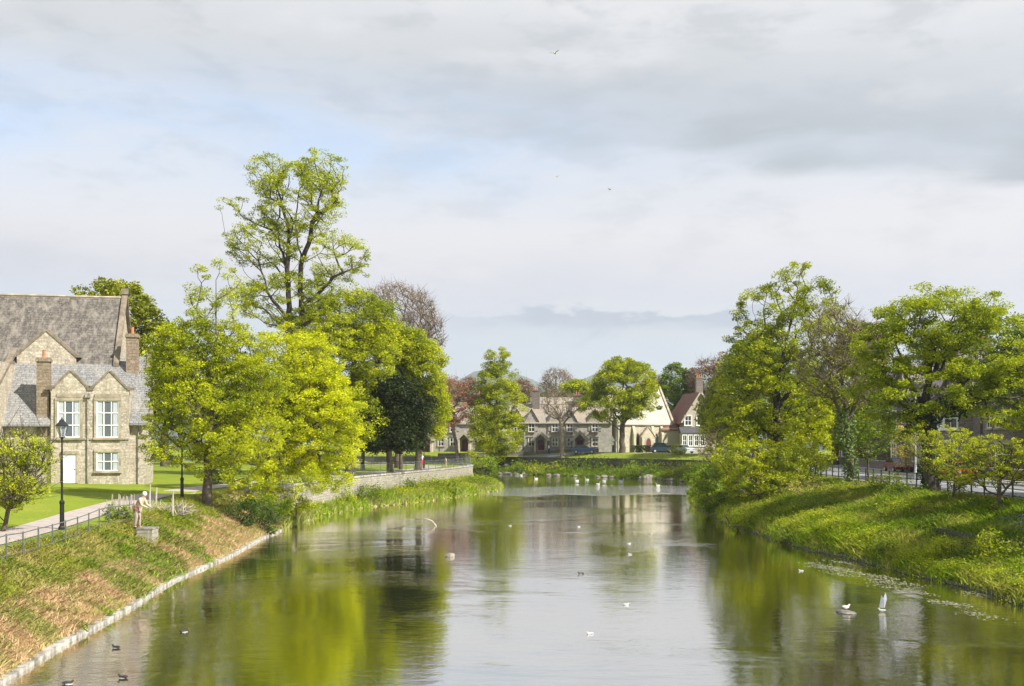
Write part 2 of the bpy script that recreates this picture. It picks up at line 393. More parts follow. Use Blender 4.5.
L['dark'] = mat_leaf('dark_green_leaves', (.035, .07, .01), (.08, .13, .015), (.02, .045, .008), .2)
L['gold'] = mat_leaf('golden_shrub_leaves', (.55, .46, .10), (.62, .54, .15), None, .3)
L['grass_r'] = mat_leaf('lush_bank_grass', (.14, .26, .010), (.32, .42, .015), (.46, .42, .09), .3, .4)
L['grass_l'] = mat_leaf('dry_bank_grass', (.52, .42, .17), (.38, .38, .08), (.20, .28, .02), .3, .55)
L['straw'] = mat_leaf('straw', (.78, .60, .36), (.52, .34, .17), (.36, .38, .09), .3, .8)
L['weeds'] = mat_leaf('green_weeds', (.11, .23, .012), (.26, .36, .02), (.20, .21, .04), .3, .6)
L['reed'] = mat_leaf('waterside_weeds', (.15, .28, .015), (.32, .40, .03), (.40, .36, .14), .3, .5)
L['bluebell'] = mat_leaf('bluebell_flowers', (.30, .26, .60), (.44, .40, .75), None, .2)
L['litter'] = mat_leaf('dead_stems', (.34, .22, .12), (.50, .36, .20), (.22, .15, .08), .2)

# ------------------------------------------------------------------ terrain
LEFT = [(-12.2, -80), (-12.2, 20), (-12.4, 26.7), (-13, 31.5), (-13.3, 37.4), (-14.2, 45.7), (-14.3, 55.8), (-14.9, 65.2), (-15.1, 78.3),
        (-14.5, 87.6), (-12.4, 96.6), (-9.4, 102), (-4.9, 115), (-1.2, 129), (-1.6, 137), (-4, 146), (-12, 152), (-30, 158), (-70, 166), (-220, 195)]
FAR = [(-220, 225), (-70, 200), (-30, 192), (-2, 186), (7.7, 177), (20.6, 164), (24.7, 152)]
RIGHT = [(24.7, 152), (22, 132), (18.2, 113), (16.2, 96.6), (15.3, 80.7), (15.4, 71.9), (15.9, 59.8), (17.1, 54), (17.6, 48), (18.5, 43.9), (18.4, 39.5), (18.6, 20), (18.6, -80)]
WALL = [(-17.6, 73.5), (-16.6, 76), (-16.3, 80), (-15.4, 90), (-13.3, 100.5), (-7.2, 125), (-5.0, 139), (-6.2, 147), (-14, 153.8), (-31, 160), (-70, 168), (-220, 197)]
UPPER = WALL + [(-220, 73.5)]
POLY = LEFT + FAR + RIGHT
def dist_line(p, line):
    best = np.full(len(p), 1e9)
    for a, b in zip(line[:-1], line[1:]):
        a = np.array(a, float); b = np.array(b, float); ab = b - a
        t = np.clip(((p - a) @ ab) / (ab @ ab), 0, 1)
        best = np.minimum(best, np.hypot(*(p - (a + t[:, None] * ab)).T))
    return best
def inside(p, poly):
    r = np.zeros(len(p), bool); n = len(poly)
    for i in range(n):
        x0, y0 = poly[i]; x1, y1 = poly[(i + 1) % n]
        if y0 == y1: continue
        c = ((y0 > p[:, 1]) != (y1 > p[:, 1])) & (p[:, 0] < (x1 - x0) * (p[:, 1] - y0) / (y1 - y0) + x0)
        r ^= c
    return r
def sst(x, a, b): t = np.clip((x - a) / (b - a), 0, 1); return t * t * (3 - 2 * t)
def wob(p, s, seed=0):
    r = np.random.RandomState(seed); v = 0
    for k in range(6):
        a = r.uniform(0, 6.28); f = s * 1.6 ** k
        v = v + np.sin((p[:, 0] * math.cos(a) + p[:, 1] * math.sin(a)) * f + r.uniform(0, 6)) / 1.5 ** k
    return v / 2.2
def ground(p):
    p = np.atleast_2d(np.asarray(p, float))[:, :2]
    dl, df, dr = dist_line(p, LEFT), dist_line(p, FAR), dist_line(p, RIGHT)
    y = p[:, 1]
    top = 1.9 + .6 * sst(y, 45, 80) + .3 * sst(-p[:, 0], 20, 38)
    near = .14 + (top - .14) * np.clip((dl - .25) / 3.9, 0, 1) ** .9
    near = near + wob(p, .9, 1) * .09 * sst(dl, .6, 1.5) * sst(dl, 5, 3.6)
    shelf = .28 + .16 * np.minimum(dl, 5) + wob(p, .8, 2) * .06 * sst(dl, .2, 1)
    up = inside(p, UPPER)
    farl = np.where(up, top, shelf)
    t = sst(y, 71.5, 74.5); hl = near * (1 - t) + farl * t
    # right bank
    st = sst(y, 100, 92)
    a_ = .25 + .9 * np.clip(dr / 3.9, 0, 1) ** .8
    b_ = 1.62 + 1.05 * sst(dr, 3.9, 8.6)
    ks = sst(y, 57, 52.5); b2 = .25 + 2.42 * np.clip(dr / 8.6, 0, 1) ** .62
    hr1 = np.where(dr < 3.95, a_, b_) * ks + b2 * (1 - ks); hr2 = .25 + 2.42 * sst(dr, -1, 8.6)
    hr = hr1 * st + hr2 * (1 - st) + (wob(p, .8, 3) * .20 + wob(p, 2.1, 13) * .08) * sst(dr, .3, 1) * sst(dr, 8.4, 6.5)
    # far bank
    hf = np.where(df < 4.2, .2 + .28 * df + wob(p, .9, 4) * .08, 2.55 + 1.15 * sst(df, 4.2, 15))
    wl, wf, wr = 1 / (dl + .05) ** 4, 1 / (df + .05) ** 4, 1 / (dr + .05) ** 4
    h = (hl * wl + hf * wf + hr * wr) / (wl + wf + wr)
    dd = np.minimum(np.minimum(dl, df), dr); sg = np.where(inside(p, POLY), -dd, dd)
    f = sst(sg, -.55, .42)
    return f * h + (1 - f) * (-.36 - np.minimum(dd * .3, .9))
def gz(x, y): return float(ground([(x, y)])[0])

def axis(segs):
    v = []
    for a, b, s in segs: v += list(np.arange(a, b, s))
    return np.array(v + [segs[-1][1]])
gx = axis([(-7000, -1000, 1500), (-1000, -260, 120), (-260, -80, 12), (-80, -34, 2), (-34, 36, .45), (36, 80, 2), (80, 260, 12), (260, 1000, 120), (1000, 7000, 1500)])
gy = axis([(-400, -80, 60), (-80, 16, 6), (16, 150, .55), (150, 215, .8), (215, 290, 5), (290, 1000, 90), (1000, 8000, 1400)])
XX, YY = np.meshgrid(gx, gy); pp = np.stack([XX.ravel(), YY.ravel()], 1)
zz = ground(pp)
nx, ny = len(gx), len(gy)
ii = np.arange(nx * ny).reshape(ny, nx)
FF = np.stack([ii[:-1, :-1], ii[:-1, 1:], ii[1:, 1:], ii[1:, :-1]], -1).reshape(-1, 4)
cc = pp[FF].mean(1)
dl, df, dr = dist_line(cc, LEFT), dist_line(cc, FAR), dist_line(cc, RIGHT)
mi = np.zeros(len(cc), int)
nl = (dl <= df) & (dl <= dr); nr = (dr <= df) & ~nl
mi[nl & (((dl < 4.3) & (cc[:, 1] < 74)) | (~inside(cc, UPPER) & (cc[:, 1] >= 74)))] = 1
mi[nr & (dr < 10.2)] = 2
mi[~nl & ~nr & (df < 4.2)] = 2
mi[inside(cc, POLY)] = 3
mi[(np.abs(cc[:, 0]) > 260) | (cc[:, 1] > 290)] = 4
g = raw_mesh('ground', np.column_stack([pp, zz]), FF, [M['lawn'], M['bank_left'], M['bank_right'], M['bed'], M['far_ground']], uv=False, smooth=True, midx=mi)
tag(g, 'green riverside ground with grassy river banks', 'ground', kind='structure')
# water: one big sheet inside the channel (the banks rise through it)
wv = [(x, y, 0.0) for x, y in [(-230, -90), (40, -90), (40, 232), (-230, 232)]]
wo = raw_mesh('river_water', wv, [(0, 1, 2, 3)], M['water'], uv=False)
tag(wo, 'calm river reflecting trees and cloudy sky', 'river', kind='structure')

def ribbon(name, line, width, mat, dz, n=4, step=1.0, label=None, cat=None, thick=0.0):
    pts = []
    for a, b in zip(line[:-1], line[1:]):
        a = np.array(a, float); b = np.array(b, float); k = max(1, int(np.hypot(*(b - a)) / step))
        pts += [a + (b - a) * i / k for i in range(k)]
    pts.append(np.array(line[-1], float)); pts = np.array(pts)
    for _ in range(4): pts[1:-1] = (pts[:-2] + 2 * pts[1:-1] + pts[2:]) / 4
    tg = np.gradient(pts, axis=0); tg /= np.hypot(*tg.T)[:, None]; nr_ = np.stack([-tg[:, 1], tg[:, 0]], 1)
    off = np.linspace(-width / 2, width / 2, n + 1)
    V = (pts[:, None] + nr_[:, None] * off[None, :, None]).reshape(-1, 2)
    z = ground(V) + dz
    if thick: z = np.repeat(z.reshape(len(pts), -1).mean(1), n + 1)
    k = np.arange(len(pts) * (n + 1)).reshape(len(pts), n + 1)
    Fc = np.stack([k[:-1, 1:], k[:-1, :-1], k[1:, :-1], k[1:, 1:]], -1).reshape(-1, 4)
    V3 = np.column_stack([V, z])
    if thick:
        V3 = np.vstack([V3, V3 - np.array([0, 0, thick])]); o_ = len(z)
        l, r_ = k[:, 0], k[:, -1]
        side = [np.stack([l[:-1], l[:-1] + o_, l[1:] + o_, l[1:]], -1), np.stack([r_[1:], r_[1:] + o_, r_[:-1] + o_, r_[:-1]], -1)]
        Fc = np.vstack([Fc] + side)
    return tag(raw_mesh(name, V3, Fc, mat, uv=True), label, cat, kind='structure')

PATH = [(-19.4, 22), (-20.3, 34), (-20.9, 44), (-22.3, 58), (-22.8, 70), (-20.8, 86), (-17.4, 100), (-13.5, 114), (-10.4, 128), (-9.6, 138), (-14, 147), (-34, 153), (-70, 160)]
ribbon('riverside_path', PATH, 2.3, M['gravel'], .035, label='pale surfaced path along the left bank', cat='path')
ribbon('road', [(31.4, 10), (31.6, 60), (32.2, 100), (33.5, 130), (35, 160), (37, 182), (48, 200)], 7.2, M['asphalt'], .035, label='grey road above the right bank', cat='road')
ribbon('pavement', [(36.6, 10), (36.8, 60), (37.4, 100), (38.8, 130), (40.2, 160)], 2.6, M['paving'], .14, n=2, label='raised pavement beside the terrace', cat='pavement', thick=.16)
ribbon('far_road', [(-90, 199.5), (-20, 193.2), (5, 190.6), (30, 188.4), (37, 186)], 4.2, M['asphalt'], .035, label='narrow road before the stone cottages', cat='road')
ribbon('road_marking', [(31.5, 12), (31.7, 60), (32.3, 100), (33.6, 130)], .14, M['line_paint'], .043, n=1, label='white line down the road', cat='marking')
# hills
def hills():
    n = 160; X0 = np.linspace(-6500, 6500, n); V = []; 
    r = np.random.RandomState(5)
    rows = 10
    for j in range(rows):
        t = j / (rows - 1)
        for x in X0:
            u = x / 4500 * F + 512
            prof = 130 + 190 * math.exp(-((u - 495) / 48) ** 2) + 150 * math.exp(-((u - 585) / 34) ** 2) + 175 * math.exp(-((u - 655) / 46) ** 2) \
                + 60 * math.exp(-((u - 250) / 150) ** 2) + 70 * math.exp(-((u - 900) / 160) ** 2) \
                + 8 * math.sin(x / 190.) + 5 * math.sin(x / 83. + 1) + 3 * math.sin(x / 37.)
            V.append((x * (1 + .25 * t), 4500 - 1400 * (1 - t), -30 + prof * math.sin(t * math.pi / 2) + 12 * math.sin(x / 140. + j) * t * (1 - t)))
    k = np.arange(rows * n).reshape(rows, n)
    Fc = np.stack([k[:-1, :-1], k[:-1, 1:], k[1:, 1:], k[1:, :-1]], -1).reshape(-1, 4)
    tag(raw_mesh('distant_hills', V, Fc, M['far_ground'], uv=False, smooth=True), 'distant blue hills behind the trees', 'hills', kind='structure')
hills()

# ------------------------------------------------------------------ trees
def tubes(nodes, parent, rad, keep=0.0, sides=6):
    """one frustum for every skeleton edge"""
    nodes = np.array(nodes); idx = np.array([i for i in range(len(nodes)) if parent[i] >= 0 and rad[i] >= keep])
    pr = np.array(parent)[idx]; a = nodes[pr]; b = nodes[idx]
    d = b - a; ln = np.linalg.norm(d, axis=1) + 1e-6; d /= ln[:, None]
    ref = np.where(np.abs(d[:, 2:3]) > .95, np.array([[1., 0, 0]]), np.array([[0, 0, 1.]]))
    u = np.cross(d, ref); u /= np.linalg.norm(u, axis=1)[:, None]; v = np.cross(d, u)
    rb = np.array(rad)[idx]; ra = np.minimum(np.array(rad)[pr], rb * 1.3)
    th = np.arange(sides) * 2 * math.pi / sides
    ring = u[:, None] * np.cos(th)[None, :, None] + v[:, None] * np.sin(th)[None, :, None]
    A = (a - d * ra[:, None] * .3)[:, None] + ring * ra[:, None, None]; B = (b + d * rb[:, None] * .3)[:, None] + ring * rb[:, None, None]
    V = np.concatenate([A, B], 1).reshape(-1, 3); m = len(idx)
    k = np.arange(m)[:, None] * 2 * sides; j = np.arange(sides); j2 = (j + 1) % sides
    Fc = np.stack([k + j, k + sides + j, k + sides + j2, k + j2], -1).reshape(-1, 4)
    return V, Fc
def leaf_faces(c, size, rs, up=.55, aspect=.62):
    """a diamond shaped leaf spray at every centre"""
    n = len(c); nrm = rs.normal(size=(n, 3)); nrm[:, 2] = np.abs(nrm[:, 2]) + up; nrm /= np.linalg.norm(nrm, axis=1)[:, None]
    a = rs.normal(size=(n, 3)); a -= nrm * np.sum(a * nrm, 1)[:, None]; a /= np.linalg.norm(a, axis=1)[:, None]; b = np.cross(nrm, a)
    s = size * rs.uniform(.5, 1.1, n)[:, None] ** 1 * np.where(rs.uniform(0, 1, n) > .85, 1.5, 1.)[:, None]
    V = np.stack([c - a * s, c - b * s * aspect, c + a * s, c + b * s * aspect], 1).reshape(-1, 3)
    return V, np.arange(n * 4).reshape(n, 4)
def env_sample(env, n, rs, shell=.55):
    w_ = np.array([e[6] if len(e) > 6 else e[3] * e[4] * e[5] for e in env]); k = rs.choice(len(env), n, p=w_ / w_.sum())
    E = np.array([e[:6] for e in env])[k]; d = rs.normal(size=(n, 3)); d /= np.linalg.norm(d, axis=1)[:, None]
    r = rs.uniform(0, 1, n) ** (1 / 3.) * (1 - shell) + shell * rs.uniform(.78, 1.0, n)
    return E[:, :3] + d * E[:, 3:6] * r[:, None]
def E(px, py, rx, ry, Yd, rd=None, wt=None):
    """ellipsoid that covers rx, ry pixels round px, py at distance Yd"""
    c = P(px, py, Yd); s = Yd / F
    e = (c[0], c[1], c[2], rx * s, (rd if rd is not None else rx * s), ry * s)
    return e + (wt,) if wt is not None else e
def make_tree(name, label, cat, base, trunk, env, tips, leaves, leaf, size, spread, r0, seed, bark='bark', group=None,
              extra=None, flat=.6, shell=.55, crown_from=.35, keep=.012, ivy=None, twig_tips=0, twig_mat=None, leafless=0.0, forks=(), rise=.5):
    rs = np.random.RandomState(seed)
    base = np.array(base, float); base[2] = gz(base[0], base[1]) - .15 if len(base) < 3 or base[2] is None else base[2]
    root = empty(name, tuple(base), label, cat, group)
    nodes = [np.zeros(3)]; par = [-1]; plen = [0.0]
    pts = [np.zeros(3)] + [np.array(q, float) - base for q in trunk]
    for a, b in zip(pts[:-1], pts[1:]):
        k = max(2, int(np.linalg.norm(b - a) / .9))
        for i in range(1, k + 1):
            q = a + (b - a) * i / k + rs.normal(size=3) * np.array([.07, .07, 0]) * (0 if i == k else 1) * min(1, r0 * 3)
            nodes.append(q); par.append(len(nodes) - 2); plen.append(plen[-1] + np.linalg.norm(b - a) / k)
    nt0 = len(nodes)
    for fk in forks:
        fk = [np.array(q, float) - base for q in fk]
        j = int(np.argmin([np.linalg.norm(q - fk[0]) for q in nodes])); prev = j; a = nodes[j]
        for b in fk[1:]:
            k = max(2, int(np.linalg.norm(b - a) / .8))
            for i in range(1, k + 1):
                q = a + (b - a) * i / k + rs.normal(size=3) * .09
                nodes.append(q); par.append(prev); plen.append(plen[prev] + np.linalg.norm(b - a) / k); prev = len(nodes) - 1
            a = nodes[prev]
    nt = len(nodes); zc = pts[-1][2] * crown_from
    tp = env_sample(env, tips + twig_tips, rs, shell) - base
    order = np.argsort(np.linalg.norm(tp - nodes[-1], axis=1) + rs.uniform(0, 1.0, len(tp)))
    NA = np.zeros((nt + len(tp) * 14 + 50, 3)); NA[:nt] = nodes; PL = np.zeros(len(NA)); PL[:nt] = plen; cnt = nt
    okm = np.zeros(len(NA), bool); okm[:nt] = NA[:nt, 2] >= zc; okm[nt - 1] = True
    tipn = []
    for ti in order:
        t_ = tp[ti]; dv = t_ - NA[:cnt]; dd = np.linalg.norm(dv, axis=1)
        cost = dd + .22 * PL[:cnt] + 1.2 * np.maximum(0, rise * np.hypot(dv[:, 0], dv[:, 1]) - dv[:, 2]); cost[~okm[:cnt]] = 1e9
        j = int(np.argmin(cost)); Ld = dd[j]; k = int(min(12, max(1, math.ceil(Ld / .8)))); a = NA[j].copy()
        pj = rs.normal(size=3) * Ld * .07; prev = j
        for i in range(1, k + 1):
            f = i / k; q = a + (t_ - a) * f + pj * math.sin(math.pi * f) + np.array([0, 0, -.06 * Ld]) * math.sin(math.pi * f)
            if 0 < i < k: q = q + rs.normal(size=3) * .05
            NA[cnt] = q; par.append(prev); PL[cnt] = PL[prev] + Ld / k; okm[cnt] = True; prev = cnt; cnt += 1
        tipn.append((prev, ti))
    N = NA[:cnt]; wgt = np.zeros(cnt)
    for i, _ in tipn: wgt[i] += 1
    for i in range(cnt - 1, 0, -1): wgt[par[i]] += wgt[i]
    wgt = np.maximum(wgt, 1); ex = math.log(r0 / .016) / math.log(max(wgt[0], 2)); rad = .016 * wgt ** min(ex, .75)
    if ex > .75: rad = rad * (r0 / rad[0]) ** (wgt / wgt[0])
    rad[:nt0] *= 1 + .45 * np.exp(-np.linspace(0, 6, nt0) * 1.4)
    V, Fc = tubes(N, par, rad, keep); mi_ = np.zeros(len(Fc), int)
    if twig_tips:
        tn = np.array([i for i, ti in tipn if ti >= tips]); per = 9; a = np.repeat(N[tn], per, 0)
        d = rs.normal(size=a.shape) * .5; d[:, 2] = np.abs(d[:, 2]) + .15; d = d * rs.uniform(.5, 1.5, len(a))[:, None]
        s = np.cross(d, rs.normal(size=a.shape)); s /= np.linalg.norm(s, axis=1)[:, None] / .022
        V2 = np.stack([a - s, a + s, a + d + s * .2, a + d - s * .2], 1).reshape(-1, 3)
        F2 = np.arange(len(V2)).reshape(-1, 4) + len(V); V = np.vstack([V, V2]); Fc = np.vstack([Fc, F2]); mi_ = np.concatenate([mi_, np.ones(len(F2), int)])
    raw_mesh('trunk', V, Fc, [M[bark], M[twig_mat or bark]], root, uv=False, smooth=True, midx=mi_)
    # foliage: clumps round tips
    tn = np.array([i for i, ti in tipn if ti < tips and rs.uniform() >= leafless]); 
    if len(tn) and leaves:
        per = rs.poisson(leaves, len(tn)) + 2; ctr = np.repeat(N[tn], per, 0); sc = np.repeat(rs.uniform(.6, 1.35, len(tn)), per)
        off = rs.normal(size=(len(ctr), 3)); off /= (np.linalg.norm(off, axis=1)[:, None] + .3); off *= rs.uniform(.25, 1, len(ctr))[:, None] ** .6
        off *= (spread * sc)[:, None] * np.array([1.25, 1.25, flat * 1.25])
        V, Fc = leaf_faces(ctr + off, size, rs); raw_mesh('crown', V, Fc, L[leaf], root, uv=False)
    if ivy:
        im, h0, h1, rr, nn = ivy
        tz = N[:nt, 2]; sel = [i for i in range(nt) if h0 <= tz[i] <= h1]
        ctr = N[rs.choice(sel, nn)] + rs.normal(size=(nn, 3)) * np.array([.02, .02, .4])
        an = rs.uniform(0, 6.28, nn); q = rr * rs.uniform(.7, 1.15, nn) * (1 + .35 * np.sin(ctr[:, 2] * 2.1 + an * 2))
        ctr[:, 0] += np.cos(an) * q; ctr[:, 1] += np.sin(an) * q
        V, Fc = leaf_faces(ctr, .1, rs, up=.1); raw_mesh('ivy', V, Fc, L[im], root, uv=False)
    return root
def bush(name, label, px, py, rx, ry, Yd, leaf, n, size, seed, cat='bush', group=None, tips=26, flat=.8, bark='bark', twigs=0):
    c = P(px, py, Yd); z0 = gz(c[0], c[1])
    e0 = E(px, py, rx, ry, Yd); rz0 = e0[5]; e = [(e0[0], e0[1], max(e0[2], z0 + .75 * rz0), e0[3], e0[4], e0[5])]
    zt = max(z0 + .3, c[2] - ry * Yd / F * .5)
    return make_tree(name, label, cat, (c[0], c[1], z0 - .1), [(c[0], c[1], zt)], e, tips, max(3, n // tips), leaf, size, rx * Yd / F * .38, .035 * max(1, rx * Yd / F), seed,
                     bark=bark, group=group, flat=flat, shell=.35, crown_from=.2, keep=.008, twig_tips=twigs)
def onground(px, Yd, dz=-.15):
    x = (px - 512) / F * Yd; return (x, Yd, gz(x, Yd) + dz)

TREES = True
if TREES:
    # left bank
    b = onground(2, 48)
    make_tree('young_tree', 'sparse young yellow-green tree at the left edge, between path and lawn', 'tree', b, [P(8, 510, 48), P(24, 470, 48)],
              [E(18, 470, 38, 40, 48, 1.6), E(2, 478, 30, 34, 48, 1.5), E(34, 452, 20, 18, 48, 1)], 260, 60, 'lime', .045, .30, .09, 11, crown_from=.15, keep=.006, shell=.2, twig_tips=60, rise=.8, flat=.8)
    b = onground(112, 104)
    make_tree('round_tree', 'round olive-green tree rising behind the stone school roof', 'tree', b, [P(114, 400, 104), P(114, 340, 104)],
              [E(113, 318, 46, 40, 104), E(150, 345, 32, 40, 104), E(86, 330, 20, 26, 104)], 260, 75, 'olive', .17, .85, .42, 12)
    b = onground(207, 66); Q = lambda px, py, dy=0: P(px, py, 66.3 + dy)
    make_tree('lime_tree', 'spreading yellow-green tree with a dark trunk beside the second lamp post', 'tree', b, [Q(208, 460), Q(210, 430), Q(214, 380), Q(216, 320), Q(216, 280)],
              [E(205, 400, 62, 62, 66.5, 3.6), E(192, 360, 44, 44, 67, 2.6), E(172, 438, 36, 36, 66, 2.6), E(246, 430, 48, 46, 66, 3), E(216, 298, 28, 46, 67, 1.5, 10), E(205, 350, 46, 36, 67, 2.5), E(182, 370, 34, 36, 66, 2.2), E(246, 352, 30, 34, 67, 2.2), E(258, 385, 30, 34, 67, 2.2), E(230, 465, 44, 22, 65.5, 2.2), E(172, 345, 22, 26, 67, 1.8)],
              800, 150, 'lime', .062, .48, .24, 13, crown_from=.28, twig_tips=0, shell=.45, rise=.55,
              forks=[[Q(210, 430), Q(185, 400, -1), Q(165, 365, -1)], [Q(210, 430), Q(240, 405, .5), Q(262, 370, 1)], [Q(209, 440), Q(235, 440, -1.5), Q(262, 430, -2)], [Q(209, 440), Q(180, 432, 1), Q(155, 425, 1)]])
    b = (-13.4, 75.0, gz(-15.6, 75.0)); b = (-17.0, 75.0, gz(-17.0, 75.0) - .1); Q = lambda px, py, dy=0: P(px, py, 75 + dy)
    make_tree('yellow_tree', 'brilliant yellow-green low tree overhanging the river wall', 'tree', b, [Q(268, 450), Q(280, 410), Q(290, 370), Q(294, 345)],
              [E(288, 368, 46, 48, 75, 3.4), E(318, 430, 46, 46, 75, 3.2), E(275, 440, 44, 44, 75, 3), E(312, 368, 32, 34, 75.5, 2.4), E(338, 468, 24, 24, 74.5, 1.8), E(296, 480, 46, 26, 73.5, 1.8), E(250, 490, 26, 16, 72.5, 1.2), E(346, 440, 18, 24, 75, 1.8), E(310, 405, 56, 40, 75, 3.5)],
              900, 165, 'yellow', .066, .50, .26, 14, crown_from=.1, shell=.45, rise=.3,
              forks=[[Q(268, 450), Q(300, 430, -1), Q(335, 415, -1)], [Q(268, 450), Q(300, 455, -1.5), Q(334, 452, -2)], [Q(272, 440), Q(300, 410, 1), Q(325, 375, 1)]])
    # tall elm with two stems
    b = onground(296, 97); Q = lambda px, py, dy=0: P(px, py, 97 + dy)
    make_tree('tall_tree', 'tallest tree of the left bank, airy crown on forked dark limbs', 'tree', b, [Q(296, 400), Q(293, 360), Q(288, 320), Q(287, 270), Q(289, 232), Q(280, 196), Q(268, 176)],
              [E(322, 172, 28, 22, 97, 3), E(268, 172, 24, 20, 97, 2.2), E(236, 210, 24, 12, 97, 2), E(300, 200, 46, 38, 97, 4), E(262, 244, 38, 26, 97, 3.6),
               E(334, 256, 36, 26, 97, 3), E(352, 274, 18, 12, 97, 1.6), E(290, 300, 58, 28, 97, 4.4), E(320, 330, 40, 26, 97, 3.5)],
              1050, 66, 'lime', .08, .52, .46, 15, bark='bark_dark', keep=.014, shell=.6, flat=.5, crown_from=.35, twig_tips=0, ivy=('dark', 6, 11, .6, 1500), rise=.7,
              forks=[[Q(293, 360), Q(302, 320, .5), Q(301, 262, 1), Q(312, 222, 1), Q(326, 180, 1), Q(332, 160, 1)], [Q(301, 262, 1), Q(296, 225, 2), Q(300, 180, 2)],
                     [Q(289, 240), Q(264, 226, -1), Q(236, 212, -1)], [Q(302, 310), Q(334, 276, -1), Q(360, 266, -1)], [Q(289, 320), Q(266, 290, -1.5), Q(256, 252, -1.5)], [Q(288, 270), Q(276, 225, 2), Q(290, 180, 2)], [Q(313, 222, 1), Q(336, 200, 0), Q(343, 178, 0)]])
    b = onground(350, 104)
    make_tree('broad_tree', 'broad olive-green tree right of the tallest tree', 'tree', b, [P(352, 400, 104), P(356, 340, 104)],
              [E(350, 322, 50, 36, 104, 4), E(330, 365, 50, 48, 104, 4), E(352, 420, 34, 30, 104, 3), E(368, 350, 34, 30, 104, 4), E(372, 318, 28, 22, 104, 3)],
              620, 120, 'lime', .10, .75, .42, 16, bark='bark_dark', forks=[[P(352, 400, 104), P(330, 360, 104), P(318, 330, 103)], [P(352, 400, 104), P(378, 365, 104), P(392, 335, 104)], [P(353, 380, 104), P(372, 340, 105), P(376, 305, 105)]])
    b = onground(398, 132)
    make_tree('budding_tree', 'brown-twigged tree just coming into leaf behind the yew', 'tree', b, [P(396, 400, 132), P(392, 365, 132)],
              [E(396, 318, 46, 36, 132, 5), E(420, 336, 28, 28, 132, 3.5), E(376, 340, 22, 20, 132, 3)], 460, 26, 'brown', .07, .6, .38, 17, bark='bark', twig_tips=620, twig_mat='bark_pale', rise=.7, forks=[[P(394, 385, 132), P(378, 340, 132), P(366, 310, 117)], [P(394, 385, 132), P(400, 340, 132), P(402, 305, 119)], [P(394, 385, 132), P(416, 350, 132), P(430, 335, 132)]], keep=.014, shell=.6)
    b = onground(418, 116)
    make_tree('light_green_tree', 'light green tree close behind the dark yew', 'tree', b, [P(419, 425, 116), P(418, 390, 116)],
              [E(404, 350, 30, 24, 116, 3.6), E(424, 366, 22, 28, 116, 3.2), E(436, 408, 14, 34, 116, 2.4), E(390, 342, 30, 16, 116, 3)], 560, 110, 'lime', .11, .75, .34, 18)
    b = onground(390, 108)
    make_tree('yew_tree', 'dense dark yew with a short trunk on the riverside lawn', 'tree', b, [P(389, 440, 108), P(392, 400, 108)],
              [E(386, 422, 42, 30, 108, 3.8), E(392, 440, 40, 11, 107, 3), E(392, 394, 27, 24, 108, 2.8), E(366, 430, 18, 16, 108, 2.4), E(416, 416, 20, 28, 108, 2.6)],
              420, 150, 'yew', .12, .70, .30, 19, bark='bark', flat=.9, crown_from=.55, shell=.45)
    for k, (px, yd, lf, lab) in enumerate([(363, 121, 'mid', 'slim-trunked tree left behind the yew on the lawn'), (401, 123, 'mid', 'tree with a bare brown trunk right behind the yew')]):
        b = onground(px, yd)
        make_tree('park_tree', lab, 'tree', b, [P(px, 445, yd), P(px, 410, yd)], [E(px, 400, 26, 32, yd, 3)], 110, 55, lf, .16, .8, .2, 30 + k, bark='bark')
    b = onground(455, 172)
    make_tree('copper_tree', 'copper-budded tree before the left hand cottages', 'tree', (b[0], 188, gz(b[0], 188)), [P(453, 425, 188), P(454, 395, 188)],
              [E(452, 402, 24, 26, 188, 4), E(438, 415, 14, 20, 188, 3), E(470, 390, 16, 14, 188, 3)], 240, 70, 'copper', .12, .8, .3, 21, twig_tips=120, keep=.012, twig_mat='bark_pale')
    # promontory corner
    b = onground(488, 152)
    make_tree('column_tree', 'tall narrow bright green tree at the bend of the river', 'tree', (b[0], 187.5, 2.4), [P(494, 440, 187), P(497, 390, 187), P(498, 365, 187)],
              [E(497, 362, 14, 16, 187, 2.4), E(498, 382, 22, 20, 187, 3), E(500, 405, 28, 26, 187, 3.6), E(498, 432, 29, 26, 187, 3.6), E(484, 425, 18, 30, 187, 3), E(487, 455, 20, 14, 187, 2.8)], 560, 150, 'lime', .12, .85, .4, 22, shell=.45, crown_from=.15, rise=.6)
    # far side
    b = onground(562, 186)
    make_tree('bare_tree', 'small half-bare brown tree in front of the cottages', 'tree', b, [P(562, 432, 186), P(561, 415, 186)],
              [E(560, 405, 21, 16, 186, 2.6), E(578, 402, 10, 10, 186, 1.8)], 90, 10, 'brown',   .09, .45, .36, 23, bark='bark_pale', twig_tips=150, keep=.012, twig_mat='bark_pale', crown_from=.7)
    b = onground(622, 186)
    make_tree('chestnut_tree', 'round yellow-green tree standing between cottages and church', 'tree', b, [P(622, 430, 186), P(623, 395, 186)],
              [E(624, 385, 36, 27, 186, 5.4), E(612, 404, 34, 18, 186, 5), E(640, 402, 24, 18, 186, 4), E(622, 370, 22, 14, 186, 3.5)], 300, 200, 'lime', .14, 1.0, .48, 24, crown_from=.3, shell=.65, forks=[[P(622, 425, 186), P(608, 400, 186), P(600, 385, 185)], [P(622, 425, 186), P(640, 402, 186), P(650, 390, 185)]])
